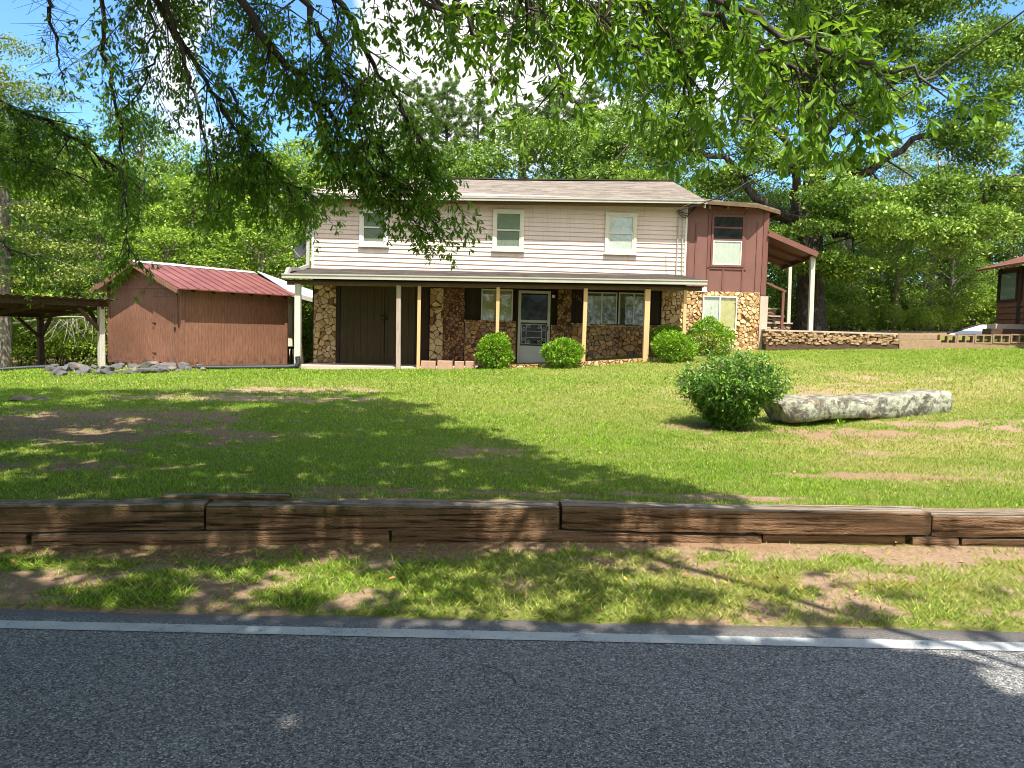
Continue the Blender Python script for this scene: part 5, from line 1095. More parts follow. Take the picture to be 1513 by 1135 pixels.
# boughs: (hub, [(px, py, metres away)...], start radius, sub-branches, sub length, twigs per sub, leaf length, sideways spread)
BOUGH = [
 ('b', [(330, -60, 6.2), (380, 40, 6.3), (460, 140, 6.4), (520, 215, 6.5), (590, 280, 6.6), (640, 325, 6.7)], .038, 46, .50, 10, .088, 1),
 ('b', [(470, -60, 6.4), (530, 60, 6.5), (590, 150, 6.6), (630, 230, 6.7), (655, 280, 6.8)], .03, 40, .55, 10, .088, 1),
 ('b', [(430, -60, 6.0), (470, 50, 6.2), (515, 140, 6.3), (565, 230, 6.5)], .03, 34, .55, 9, .088, 1),
 ('b', [(560, 200, 6.6), (580, 280, 6.6), (610, 325, 6.6), (640, 355, 6.6)], .012, 10, .22, 6, .085, .8),
 ('b', [(480, 180, 6.5), (500, 245, 6.5), (515, 275, 6.5), (530, 300, 6.5)], .012, 5, .2, 6, .085, .8),
 ('e', [(230, -60, 7.4), (262, 60, 7.5), (298, 170, 7.6), (312, 262, 7.6)], .03, 9, .5, 5, .085, .7),
 ('e', [(190, -60, 7.6), (260, 50, 7.8), (310, 130, 8.0), (345, 190, 8.1), (380, 250, 8.2), (410, 290, 8.2)], .034, 44, .75, 9, .085, 1),
 ('e', [(330, -60, 7.4), (385, 60, 7.6), (430, 120, 7.8), (470, 170, 7.9)], .036, 14, .45, 6, .085, .8),
 ('e', [(340, 130, 8.0), (370, 210, 8.1), (420, 265, 8.2), (460, 290, 8.3)], .02, 44, .65, 9, .085, 1),
 ('e', [(310, 190, 8.2), (320, 240, 8.3), (322, 280, 8.3), (330, 320, 8.4)], .015, 20, .45, 8, .085, 1),
 ('h', [(140, -60, 8.0), (150, 60, 8.2), (175, 170, 8.4), (185, 280, 8.5), (190, 380, 8.6)], .026, 34, .55, 8, .085, 1),
 ('h', [(60, -60, 8.4), (80, 50, 8.6), (95, 110, 8.6)], .03, 4, .4, 4, .085, .6),
 ('h', [(-120, 100, 9.2), (-20, 140, 9.2), (70, 180, 9.2), (140, 225, 9.2), (190, 262, 9.2)], .04, 64, .80, 11, .088, 1),
 ('h', [(-120, 180, 9.6), (-20, 220, 9.6), (60, 240, 9.5), (120, 262, 9.4)], .03, 44, .70, 10, .088, 1),
 ('h', [(-120, 330, 9.8), (-20, 350, 9.8), (40, 380, 9.8), (70, 400, 9.8)], .02, 20, .5, 7, .085, 1),
 ('e', [(150, -90, 7.8), (230, -30, 7.8), (330, 0, 7.8), (430, 10, 7.7)], .03, 40, .7, 9, .085, 1),
 ('e', [(200, -60, 8.2), (235, 60, 8.2), (220, 120, 8.2), (170, 170, 8.2)], .02, 22, .6, 7, .085, 1),
 ('c', [(560, -70, 4.6), (620, -10, 4.7), (690, 30, 4.7), (720, 80, 4.7), (735, 130, 4.7)], .02, 18, .32, 6, .085, .9),
 ('c', [(520, -90, 5.4), (600, -20, 5.4), (680, 20, 5.4), (760, 20, 5.4)], .024, 30, .45, 8, .085, 1),
 ('c', [(700, -110, 4.2), (760, -20, 4.2), (800, 40, 4.2), (825, 90, 4.2), (838, 150, 4.2)], .018, 20, .30, 6, .085, .9),
 ('c', [(780, -100, 4.3), (850, -30, 4.3), (900, 20, 4.3), (930, 50, 4.3), (960, 90, 4.4)], .02, 34, .36, 7, .088, .9),
 ('d', [(860, -120, 4.0), (930, -30, 4.0), (1000, 20, 4.0), (1060, 60, 4.0), (1120, 110, 4.1)], .024, 44, .40, 8, .088, .9),
 ('d', [(900, -60, 3.8), (980, 40, 3.8), (1020, 100, 3.8), (1010, 140, 3.9)], .016, 22, .28, 6, .088, .8),
 ('d', [(980, -100, 3.7), (1060, -10, 3.7), (1160, 50, 3.6), (1260, 90, 3.6), (1330, 105, 3.6), (1385, 112, 3.6)], .022, 44, .30, 7, .088, .8),
 ('d', [(1040, 20, 3.7), (1130, 80, 3.65), (1210, 120, 3.6), (1265, 150, 3.6)], .014, 26, .24, 6, .088, .8),
 ('d', [(900, -130, 4.4), (1000, -50, 4.4), (1100, -20, 4.4), (1200, 0, 4.4)], .02, 30, .36, 7, .088, .9),
 ('c', [(720, -60, 4.8), (790, -20, 4.8), (880, 0, 4.8), (960, 10, 4.8)], .02, 30, .40, 8, .088, .9),
 ('d', [(950, 60, 4.2), (1000, 110, 4.2), (1040, 150, 4.2)], .012, 14, .25, 5, .088, .7),
]
for hb, pp, r0, ns, sl_, nt, lf, sd_ in BOUGH:
    ns = int(ns*{'b': .92, 'e': 1.0, 'h': .9, 'c': .5, 'd': .36}[hb]); nt = max(3, int(nt*{'c': .75, 'd': .72}.get(hb, .85)))
    ks = {'c': .74, 'd': .9}.get(hb, 1.0); r0 *= ks; sl_ *= ks; lf *= ks
    P = [at(q[0], q[1], q[2]*ks) for q in pp]
    k0 = Vector(P[0]); hv = Vector(hub[hb])
    if pp[0][1] < 0 or pp[0][0] < 0:
        m_ = (k0+hv)/2+Vector((0, 0, .25)); BR.tube([hv, m_, k0], [r0*1.7, r0*1.4, r0], 7, False)
    path = interp_path(P, 24); path[1:-1] += rng.normal(size=(22, 3))*.018
    BR.tube([Vector(p) for p in path], list(np.linspace(r0, .006, 24)), 7)
    ti = rng.uniform(.10, 1, ns)*23; i0 = np.minimum(ti.astype(int), 22); f_ = (ti-i0)[:, None]
    B = path[i0]*(1-f_)+path[i0+1]*f_; T = unit(path[i0+1]-path[i0])
    D = unit(T*.75+rdir(ns)*np.array([1, 1, .55])*sd_+np.array([0, 0, -.22])); SL = sl_*rng.uniform(.45, 1.1, ns)*(1.1-.45*ti/23)
    E_ = B+D*SL[:, None]+np.array([0, 0, -1])*(SL*.18)[:, None]
    V, Fc = twig_prisms(B, E_, np.full(ns, r0*.22+.002), np.full(ns, .0025)); TC.add(V, Fc)
    nn_ = ns*nt; rep = np.repeat(np.arange(ns), nt); tt_ = rng.uniform(.15, 1., nn_)[:, None]
    TB = B[rep]*(1-tt_)+E_[rep]*tt_; TD = unit(D[rep]*.6+rdir(nn_)*.9+np.array([0, 0, -.25]))
    rosettes(TB, TD, ks*rng.uniform(.10, .24, nn_), 3, 5, lf*(.80 if hb in 'beh' else .9), lf*(.27 if hb in 'beh' else .31), .35, LC, TC, .45, .0022)
# bare thin twigs in the upper left gap
bt = 90; path = interp_path([at(60, -40, 8.6), at(85, 60, 8.6), at(105, 120, 8.6)], bt); D = unit(rdir(bt)*[1, .3, .7]+[0.2, 0, -.3]); V, Fc = twig_prisms(path, path+D*rng.uniform(.15, .5, (bt, 1)), np.full(bt, .003), np.full(bt, .0015)); TC.add(V, Fc)
# the rest of the crown, above and behind the picture: it shades road, verge and lawn
SUN = np.array([.13, -.50, 1.0])
_sp = [(G(px, py), r) for px, py, r in ((438, 1082, .27), (345, 1092, .15), (868, 1068, .15), (1515, 1042, .28), (740, 1055, .06), (30, 832, .18), (80, 865, .12), (150, 850, .1), (430, 870, .16), (600, 880, .16), (650, 850, .2), (780, 830, .22), (700, 900, .14), (820, 880, .2), (450, 830, .1), (330, 840, .07), (250, 885, .06), (540, 850, .1), (580, 750, .05), (700, 745, .08), (790, 745, .07), (150, 600, .28), (270, 590, .4), (60, 612, .25), (120, 640, .22), (30, 668, .18), (210, 622, .25), (60, 700, .14), (370, 600, .35), (110, 592, .25), (10, 600, .3), (330, 625, .15), (160, 670, .12), (640, 610, .2), (480, 690, .12), (350, 700, .1), (890, 690, .12), (420, 640, .12), (60, 655, .15), (250, 690, .1), (560, 640, .12), (620, 690, .1), (960, 690, .1), (880, 715, .12), (740, 640, .2))]
def want(x, y):
    w = np.zeros(x.shape); nz = fbm(x*1.1, y*1.1, 101, 3); nz2 = fbm(x*3.2, y*3.2, 103, 3)
    w = np.where(y < 3.75, 1.0, w)
    w = np.where((y >= 3.75) & (y < 4.2), np.where(x < .95, 1., .12), w)
    w = np.where((y >= 4.2) & (y < 5.8), np.where(x < -1.0, 1.0, np.where(x < .0, .72, np.where(x < .7, .45, .02))), w)
    xb = np.interp(y, [5.7, 6.2, 6.9, 7.6, 8.6, 9.6, 11, 12.6], [1.7, 2.0, 1.1, .35, -.1, -.6, -1.2, -1.9])
    w = np.where((y >= 5.8) & (y < 12.2) & (x < xb+(nz-.5)*1.6), .97, w)
    w = np.where((y >= 12.2) & (y < 13.6) & (x < -2.2), .55, w)
    w = np.where((w > .3) & (w < .9), (nz2 > 1-w*.95-.02)*1.0, w)
    for c, r in _sp: w = w*(((x-c[0])**2+(y-c[1])**2) > (r*1.15+.15)**2)
    return w
n_ = 48000; gx = np.r_[rng.uniform(-11, 5.5, 36000), rng.uniform(-3.5, 4.0, 12000)]; gy = np.r_[rng.uniform(-3.5, 13.8, 36000), rng.uniform(1.8, 3.7, 12000)]; k = rng.random(n_) < want(gx, gy); gx, gy = gx[k], gy[k]
def inview(P, mx=60):
    c = (P-np.array([0, 0, H]))@CM; d = -c[:, 2]; px = CX+F*c[:, 0]/np.maximum(d, .1); py = CY-F*c[:, 1]/np.maximum(d, .1)
    return (d > 0) & (px > -mx*2) & (px < 1513+mx) & (py > -mx)
h = np.where(rng.random(len(gx)) < .5, 6.3+rng.normal(size=len(gx))*.5, 7.8+rng.normal(size=len(gx))*.7); h = np.maximum(h, 4.6)
gz = zg(gx, gy); P = np.stack([gx, gy, gz], 1)+SUN*h[:, None]
bad = inview(P, 110); 
for it in range(6):
    P[bad] += SUN*1.1; bad = inview(P, 110)
P = P[~bad]; n_ = len(P); print('canopy twigs', n_)
rosettes(P, unit(rdir(n_)*[1, 1, .4]), rng.uniform(.2, .4, n_), 2, 5, .17, .082, .2, LC, TC, .2, .004, shape='lite')
# limbs that carry it
for i in rng.choice(n_, 90, replace=False):
    hb = min(hub.values(), key=lambda q: (Vector(q)-Vector(P[i])).length); a, b = Vector(hb), Vector(P[i])
    if not inview(np.array([list((a+b)/2)]), 60)[0] and (b-a).length < 6.5: BR.tube([a, (a+b)/2+Vector((rng.normal()*.2, rng.normal()*.2, .3)), b], [.05, .03, .01], 5, False)
LC.V = [loc_of(np.concatenate(LC.V), oak)]; LC.F = [np.concatenate(LC.F)]; TC.V = [loc_of(np.concatenate(TC.V), oak)]; TC.F = [np.concatenate(TC.F)]
LC.mesh('crown', 'leaf_oak', oak); TC.mesh('twigs', 'bark_dark', oak); BR.build('trunk', 'bark_dark', oak, smooth=True)
print('oak leaves', len(LC.F[0]))

# ------------------------------------------------------------------ round clipped bushes and the leafy shrub
def bush(px, py0, py1, wpx, Y, label, seed, n=1500, kind='round_bush', group='clipped round bushes in front of the house'):
    c = at(px, (py0+py1)/2, Y); rz_ = (at(px, py0, Y)[2]-at(px, py1, Y)[2])/2; rx_ = wpx/2/F*Y; gz_ = zs(c[0], Y)
    t = thing(kind, (c[0], Y, gz_), 0, label=label, cat='bush', group=group); z0 = c[2]-gz_
    u = rdir(n); u[:, 2] = np.where(u[:, 2] < -.93, -u[:, 2], u[:, 2]); rr = 1.03-.40*rng.random(n)**1.5; bump_ = .74+.52*fbm(u[:, 0]*1.9+seed*7+5, u[:, 1]*1.9+u[:, 2]*2.6+5, seed); rr = rr+(rng.random(n) < .05)*rng.uniform(0, .16, n)
    P = u*np.array([rx_, rx_*.9, rz_])*(rr*bump_)[:, None]+[0, 0, z0]
    L = Cloud(); T = Cloud(); V, Fc = twig_prisms(P*.25+np.array([0, 0, z0*.2]), P, np.full(n, .004), np.full(n, .0015)); T.add(V[:n*6], Fc) if False else None
    k = 5
    for q in range(k):
        d = unit(u+rdir(n)*.9+[0, 0, .25]); V, Fc = leaves(P+rdir(n)*.012, d, unit(u*.5+rdir(n)*.8+[0, 0, .4]), rng.uniform(.045, .085, n), rng.uniform(.018, .032, n), 'lite'); L.add(V, Fc)
    L.mesh('foliage', 'leaf_box', t)
    m = MB()
    for q in range(9):
        a = rng.uniform(0, 6.28); e = Vector((math.cos(a)*rx_*.6, math.sin(a)*rx_*.6, z0+rz_*.3)); m.tube([(0, 0, -.05), e*.5, e], [.02, .012, .006], 5)
    o = m.build('stems', 'bark_dark'); o.parent = t
bush(731, 494, 545, 50, 19.75, 'clipped round bush left of the storm door, in front of the thin post', 1)
bush(831, 502, 542, 57, 19.75, 'low wide clipped bush right of the storm door', 2)
bush(996, 491, 535, 62, 19.8, 'clipped round bush under the right end of the porch roof', 3)
bush(1047, 474, 524, 66, 20.9, 'clipped bush under the ground floor window of the wing', 4)
bush(986, 482, 520, 46, 20.9, 'small dark bush half hidden behind the round one in the wing corner', 5, 1500)
bush(945, 548, 549, 2, 19.9, 'x', 9, 2) if False else None
t = thing('leafy_shrub', (*at(1076, 632, 11.35)[:2], zs(at(1076, 632, 11.35)[0], 11.35)), 0, label='loose dark green shrub standing on the lawn beside the long boulder', cat='shrub')
SHS = 1.10; L, T = Cloud(), Cloud(); ns = 130; a = rng.uniform(0, 6.28, ns); tilt = rng.uniform(.0, 1., ns)**.6*.80; D = unit(np.stack([np.cos(a)*tilt, np.sin(a)*tilt, np.full(ns, 1.)], 1)); D[:, 2] *= 1.0
LL = SHS*rng.uniform(.75, 1.18, ns)*(1-.22*tilt); B = np.stack([np.cos(a)*.12*tilt, np.sin(a)*.12*tilt, np.zeros(ns)], 1); m = MB()
for b, d, l in zip(B, D, LL):
    e1_, e2_ = Vector(b)+Vector(d)*l*.55, Vector(b)+Vector(d)*l+Vector((d[0]*.15, d[1]*.15, -.05)); m.tube([b, e1_, e2_], [.011, .008, .003], 5)
    for q in range(26):
        f_ = rng.uniform(.08, 1.); p = Vector(b).lerp(e1_, f_/.55) if f_ < .55 else e1_.lerp(e2_, (f_-.55)/.45)
        dd = unit(rdir(1)*[1, 1, .5]+[0, 0, .2])[0]; l2 = rng.uniform(.10, .24); V, Fc = twig_prisms(np.array([p]), np.array([p])+dd*l2, [.002], [.001]); T.add(V, Fc)
        k = 7; f2 = rng.uniform(.25, 1, k)[:, None]; V, Fc = leaves(np.array(p)+dd*l2*f2, unit(dd*.5+rdir(k)+[0, 0, -.15]), unit(rdir(k)*.7+[0, 0, 1.]), rng.uniform(.06, .10, k), rng.uniform(.018, .028, k), 'full'); L.add(V, Fc)
fo = L.mesh('foliage', 'leaf_shrub'); fo.parent = t; tg = T.mesh('twigs', 'bark_dark'); tg.parent = t; o = m.build('stems', 'bark_grey'); o.parent = t
# sprouts by the boulder
L = Cloud(); g_ = G(1240, 630)
for q in range(9): V, Fc = leaves(np.array([[0, 0, .02]]), unit(rdir(1)+[0, 0, .9]), rdir(1), [.10], [.03], 'full'); L.add(V, Fc)
o = L.mesh('seedling', 'leaf_box'); o.location = (g_[0], g_[1]-.02, g_[2]); tag(o, 'tiny bright green seedling sprouting in front of the boulder', 'plant')

# ------------------------------------------------------------------ background trees
def blob_leaves(Cl, centre, rad, n, leaf, seed, droop=.15, flat=.4, inner=.25):
    u = rdir(n); u[:, 2] = np.where((u[:, 2] < -.25) & (rng.random(n) < .6), -u[:, 2], u[:, 2]); r_ = 1-inner*rng.random(n)**1.6
    f_ = .72+.56*fbm(u[:, 0]*2+seed*3.1+9, u[:, 1]*2+u[:, 2]*2.3+9, seed % 50, 3)
    P = np.array(centre)+u*np.array(rad)*(r_*f_)[:, None]
    V, Fc = leaves(P, unit(rdir(n)+u*.6+[0, 0, -droop]), unit(rdir(n)*.6+u*.4+[0, 0, flat+.3]), leaf*rng.uniform(.6, 1.3, n), leaf*.5*rng.uniform(.6, 1.3, n), 'lite'); Cl.add(V, Fc)
def make_tree(kind, seed):
    L, m = Cloud(), MB(); r_ = np.random.default_rng(seed)
    if kind == 'broad':                      # 10 m tall, crown to the ground-ish
        Ht = 10; m.tube([(0, 0, -.4), (.05, 0, 1.5), (.1, .1, 4), (0, .1, 7), (0, 0, 9)], [.26, .2, .16, .1, .03], 8)
        for i in range(34):
            z = r_.uniform(2.2, 9.3); R_ = 2.9*math.sin(math.pi*min(1, (z-.6)/9.6)**.75)**.8; a = r_.uniform(0, 6.28); q = r_.uniform(.45, 1.)*R_
            c = (math.cos(a)*q, math.sin(a)*q, z); s = r_.uniform(.75, 1.35); blob_leaves(L, c, (s*1.15, s*1.15, s*.62), int(420*s), .17, seed*40+i)
            m.tube([(0, 0, z-1.2 if z > 2.5 else 1.2), Vector(c)*.6+Vector((0, 0, z*.35)), c], [.06, .04, .015], 5, False)
    elif kind == 'pine':                     # loblolly pine, tufts of needles
        m.tube([(0, 0, -.4), (.05, 0, 5), (0, .1, 10), (0, 0, 15.5)], [.24, .2, .15, .03], 8)
        for i in range(60):
            z = r_.uniform(6, 15.6); R_ = 2.6*(1-(z-6)/10.5)**.7+.25; a = r_.uniform(0, 6.28); q = r_.uniform(.35, 1.)*R_; c = np.array([math.cos(a)*q, math.sin(a)*q, z+.25*q])
            m.tube([(0, 0, z-.3), c], [.035, .012], 4, False)
            k = 6; tip = c+r_.normal(size=(k, 3))*[.42, .42, .26]
            for tp in tip:
                n = 70; u = rdir(n); u[:, 2] = u[:, 2]*.8+.35; V, Fc = leaves(np.tile(tp, (n, 1)), unit(u), rdir(n), .30*rng.uniform(.6, 1.15, n), np.full(n, .035), 'lite'); L.add(V, Fc)
    elif kind == 'cedar':                    # feathery layered boughs, pale green
        m.tube([(0, 0, -.3), (0, 0, .2), (.05, 0, 3), (.1, .1, 7), (0, 0, 11)], [.42, .26, .22, .15, .04], 12)
        for i in range(46):
            z = r_.uniform(1.9, 11); R_ = 3.6*(1-(z-1.5)/11)**.6+.3; a = r_.uniform(0, 6.28); q = R_*r_.uniform(.55, 1.); c = (math.cos(a)*q, math.sin(a)*q, z-.12*q)
            m.tube([(0, 0, z), (c[0]*.5, c[1]*.5, z+.15), c], [.05, .03, .01], 5, False); s = r_.uniform(.7, 1.15)
            blob_leaves(L, (c[0]*.8, c[1]*.8, c[2]), (s*1.3, s*1.3, s*.26), int(620*s), .11, seed*40+i, .25, .7, .8)
    elif kind == 'brush':
        for i in range(15):
            a = r_.uniform(0, 6.28); q = r_.uniform(0, 1.35); c = (math.cos(a)*q, math.sin(a)*q*.8, r_.uniform(.35, 2.2)*(1-.25*q)); s = r_.uniform(.45, .85); blob_leaves(L, c, (s*1.1, s, s*.7), int(560*s), .12, seed*40+i)
            m.tube([(c[0]*.2, c[1]*.2, -.2), c], [.03, .01], 4, False)
    elif kind == 'slender':                  # bare pale trunk with a thin high crown
        m.tube([(0, 0, -.4), (.06, 0, 4), (-.05, .1, 8), (0, 0, 12)], [.16, .14, .11, .04], 7)
        for i in range(26):
            z = r_.uniform(4.5, 12.4); a = r_.uniform(0, 6.28); q = r_.uniform(.3, 1.9); c = (math.cos(a)*q, math.sin(a)*q, z); m.tube([(0, 0, z-.5), c], [.03, .01], 4, False); s = r_.uniform(.45, .8); blob_leaves(L, c, (s*1.3, s*1.3, s*.45), int(330*s), .16, seed*40+i)
        for i in range(12): z = r_.uniform(1.5, 6); a = r_.uniform(0, 6.28); m.tube([(0, 0, z), (math.cos(a)*.9, math.sin(a)*.9, z+.2)], [.02, .006], 4, False)
    elif kind == 'bare':                     # leafless
        m.tube([(0, 0, -.4), (.06, 0, 4), (-.1, .1, 8), (0, 0, 11)], [.15, .12, .08, .02], 6)
        for i in range(60):
            z = r_.uniform(4.5, 10.8); a = r_.uniform(0, 6.28); l = r_.uniform(.7, 2.2); e = Vector((math.cos(a)*l, math.sin(a)*l, z+l*.7)); m.tube([(0, 0, z), e], [.03, .008], 4, False)
            for j in range(5): f_ = r_.uniform(.3, 1); b_ = Vector((0, 0, z)).lerp(e, f_); m.tube([b_, b_+Vector((r_.normal()*.4, r_.normal()*.4, .5))], [.01, .004], 3, False)
    return (L, m)
MAT = {'broad': ('leaf_wood', 'bark_grey'), 'broadb': ('leaf_wood_b', 'bark_grey'), 'pine': ('leaf_pine', 'bark_grey'), 'cedar': ('leaf_cedar', 'bark_grey'), 'brush': ('leaf_wood_b', 'bark_dark'), 'slender': ('leaf_wood', 'bark_pale'), 'bare': ('leaf_wood', 'bark_pale')}
HGT = {'broad': 10, 'pine': 16, 'cedar': 11.3, 'brush': 2.7, 'slender': 12.8, 'bare': 12}
LIB = {}
def lib(kind, seed):
    if (kind, seed) not in LIB:
        base = kind.replace('broadb', 'broad'); L, m = make_tree(base, seed); mc = None
        if L.V: o = L.mesh('crown', MAT[kind][0]); mc = o.data; bpy.data.objects.remove(o)
        o = m.build('trunk', MAT[kind][1], smooth=True); mt = o.data; bpy.data.objects.remove(o); LIB[(kind, seed)] = (mc, mt)
    return LIB[(kind, seed)]
KN = {'broad': 'broadleaf_tree', 'broadb': 'broadleaf_tree', 'pine': 'pine_tree', 'cedar': 'feathery_tree', 'brush': 'wild_shrub', 'slender': 'slender_tree', 'bare': 'bare_tree'}
def plant(kind, seed, px, toppy, Y, label, group, wide=1.0, h=None):
    mc, mt = lib(kind, seed); p = at(px, 450, Y); z = zs(p[0], Y); ht = h or (at(px, toppy, Y)[2]-z); s = ht/HGT[kind.replace('broadb', 'broad')]
    t = bpy.data.objects.new(KN[kind], None); C.objects.link(t); t.location = (p[0], Y, z); t.rotation_euler = (0, 0, rng.uniform(0, 6.28)); ws = wide*(s if kind == 'brush' else s**.6)
    t.scale = (ws, ws, s); tag(t, label, 'bush' if kind == 'brush' else 'tree', group)
    for nm, me in (('trunk', mt), ('foliage' if kind == 'brush' else 'crown', mc)):
        if me: o = bpy.data.objects.new(nm, me); C.objects.link(o); o.parent = t
    return t
GL, GC, GR = 'trees behind the shed and carport', 'trees behind the house roof', 'woodland trees behind the low stone wall'
plant('cedar', 1, 2, 40, 25.2, 'feathery pale green tree with thick grey trunk behind the carport', None, 1.1)
for a in [('broadb', 1, 95, 178, 35, 'bright leafy tree between the feathery tree and the shed apex', GL), ('broad', 2, 212, 152, 34, 'tallest tree rising above the peak of the shed roof', GL, .8), ('broadb', 3, 285, 250, 31, 'tree directly above the middle of the red shed roof', GL),
          ('broad', 1, 352, 225, 33, 'tree above the right end of the shed roof', GL), ('broadb', 2, 425, 215, 32, 'bright tree just left of the satellite dish', GL), ('broad', 3, 150, 300, 29, 'low tree touching the left slope of the shed roof', GL),
          ('broadb', 1, 390, 320, 27.5, 'low bright tree between the shed ridge and the satellite dish', GL, 1.1), ('broadb', 3, 470, 205, 36, 'tree behind the left end of the house roof', GL), ('broadb', 2, 40, 250, 33, 'leafy tree far behind the carport roof', GL), ('broad', 2, -60, 160, 33, 'dark tree at the far left edge behind the feathery tree', GL), ('broadb', 2, 245, 330, 27.5, 'low bright tree just behind the shed ridge', GL),
          ('broad', 3, 545, 190, 38, 'broadleaf tree hidden behind the hanging boughs, above the left upper window', GC), ('pine', 1, 612, 112, 42, 'pine rising just right of the hanging boughs', GC, .9), ('pine', 2, 655, 108, 43, 'pine with the highest tip left of the cloud', GC, .9), ('pine', 1, 700, 128, 42, 'pine above the middle window, left of the cloud gap', GC, .85),
          ('broad', 1, 690, 205, 36, 'round leafy tree above the roof over the middle window', GC), ('broad', 2, 768, 165, 37, 'leafy tree at the centre of the treeline behind the roof', GC, 1.15), ('pine', 2, 765, 140, 45, 'pine peeping over the central leafy tree', GC), ('pine', 1, 815, 112, 45, 'tall pine under the right part of the white cloud', GC), ('pine', 2, 862, 118, 44, 'pine right of the tallest one, under the cloud edge', GC),
          ('broad', 3, 845, 178, 37, 'leafy tree above the roof over the right window', GC), ('broadb', 2, 905, 150, 38, 'leafy tree where the pines meet the big oak', GC), ('broad', 1, 625, 215, 36, 'leafy tree beside the tips of the hanging boughs', GC), ('broad', 2, 960, 190, 37, 'tree behind the right end of the main roof', GC),
          ('broadb', 1, 1040, 235, 37, 'tree behind the wing roof', GR), ('broad', 3, 1110, 255, 36, 'tree left of the big oak trunk', GR), ('broadb', 2, 1165, 270, 37, 'tree directly behind the side porch', GR), ('broad', 1, 1250, 300, 38, 'tree right of the side porch posts, in the woodland edge', GR), ('broadb', 3, 1310, 270, 42, 'tree behind the group of thin pale trunks', GR),
          ('broad', 2, 1370, 285, 39, 'tree above the faded timbers of the low wall', GR), ('broadb', 1, 1430, 262, 41, 'tree above the low white metal roof', GR), ('broad', 3, 1490, 255, 38, 'tree rising behind the cabin roof', GR), ('broadb', 2, 1560, 200, 40, 'tree at the far right edge beyond the cabin', GR), ('broad', 2, 1405, 330, 34, 'low tree between the pale roof and the cabin roof', GR, .8), ('broadb', 3, 1205, 360, 36, 'low tree just right of the side porch', GR)]:
    plant(*a[:7], wide=a[7] if len(a) > 7 else 1.0)
for px, Y, tp, lab in ((1237, 36, 250, 'thin pale trunk nearest the side porch'), (1251, 33.5, 230, 'thin pale trunk with an orange tinge, second from the side porch'), (1323, 37, 210, 'thin pale trunk above the stone wall\'s right part'), (1374, 35, 190, 'thin pale trunk left of the pale roof'), (1388, 39, 200, 'thin trunk above the left end of the low white roof'), (1296, 41, 220, 'faint thin trunk deep in the woodland above the stone wall')):
    plant('slender', 1 if px % 2 else 2, px, tp, Y, lab, 'thin trunks in the right hand woodland')
for px, tp, lab in ((1330, 185, 'leafless tree top seen in the blue gap beside the oak limb'), (1395, 170, 'leafless tree top right of the first bare one'), (1450, 180, 'leafless tree top nearest the right edge')): plant('bare', 1, px, tp, 46, lab, 'leafless trees far behind')
for i, (px, Y, h_, lab) in enumerate(((30, 26.5, 2.2, 'wild shrub behind the carport, at the foot of the grey trunk'), (85, 27, 2.4, 'wild shrub seen between the two carport posts, left'), (118, 26, 2.1, 'bright wild shrub seen between the two carport posts, right'), (165, 27, 2.6, 'wild shrub behind the left corner of the shed'), (-30, 27, 2.4, 'wild shrub at the left edge'), (452, 29, 2.6, 'dark wild shrub seen between shed and stone column'), (470, 27, 2.2, 'wild shrub behind the left stone column'), (430, 30, 3.4, 'tall wild shrub behind the lean-to'), (330, 27.5, 4.2, 'bright wild shrub above the shed roof'), (410, 28, 4.3, 'bright wild shrub between the shed roof and the dish'),
        (1215, 31, 1.6, 'wild shrub at the right foot of the big oak'), (1262, 31, 1.3, 'wild shrub above the middle of the stone wall'), (1310, 32, 1.5, 'wild shrub above the right half of the stone wall'), (1360, 32, 1.3, 'wild shrub above the faded timbers'), (1395, 33, 1.4, 'wild shrub just left of the low white roof'), (1230, 33, 2.8, 'bright bushy sapling right of the side porch posts'), (1450, 35, 2.9, 'wild shrub above the low white roof'), (1150, 30, 2.4, 'wild shrub seen under the side porch roof'))):
    plant('brush', i % 3, px, 0, Y, lab, 'wild shrubs along the edge of the woods', h=h_)
# far wood that closes the gaps
L = Cloud()
for i in range(260):
    a = rng.uniform(-.92, .92); R_ = rng.uniform(46, 60); x, y = math.sin(a)*R_, math.cos(a)*R_; tp = rng.uniform(1., 7.5)+(1.8 if x < -8 else 0) if i < 150 else rng.uniform(-.3, 1.6)
    blob_leaves(L, (x, y, tp+zs(min(max(x, -30), 30), 45)), (3.6, 3, 1.9), 620, .34, i)
for i in range(110):
    a = rng.uniform(-.85, -.12); R_ = rng.uniform(38, 46); x, y = math.sin(a)*R_, math.cos(a)*R_; blob_leaves(L, (x, y, rng.uniform(.5, 8.5)), (3.0, 2.6, 1.7), 560, .27, i)
for i in range(70):
    a = rng.uniform(.2, .75); R_ = rng.uniform(41, 48); x, y = math.sin(a)*R_, math.cos(a)*R_; blob_leaves(L, (x, y, 1.8+rng.uniform(-.6, 1.4)), (2.6, 2.2, 1.5), 520, .26, i)
for i in range(150):      # unseen woods added behind the camera to darken pane reflections and sky fill
    a = rng.uniform(1.3, 2*math.pi-1.3); R_ = rng.uniform(24, 34); x, y = math.sin(a)*R_, math.cos(a)*R_; blob_leaves(L, (x, y, rng.uniform(.5, 11)), (3.4, 3.4, 2.2), 420, .36, i)
tag(L.mesh('far_woods', 'leaf_wood'), kind='stuff')

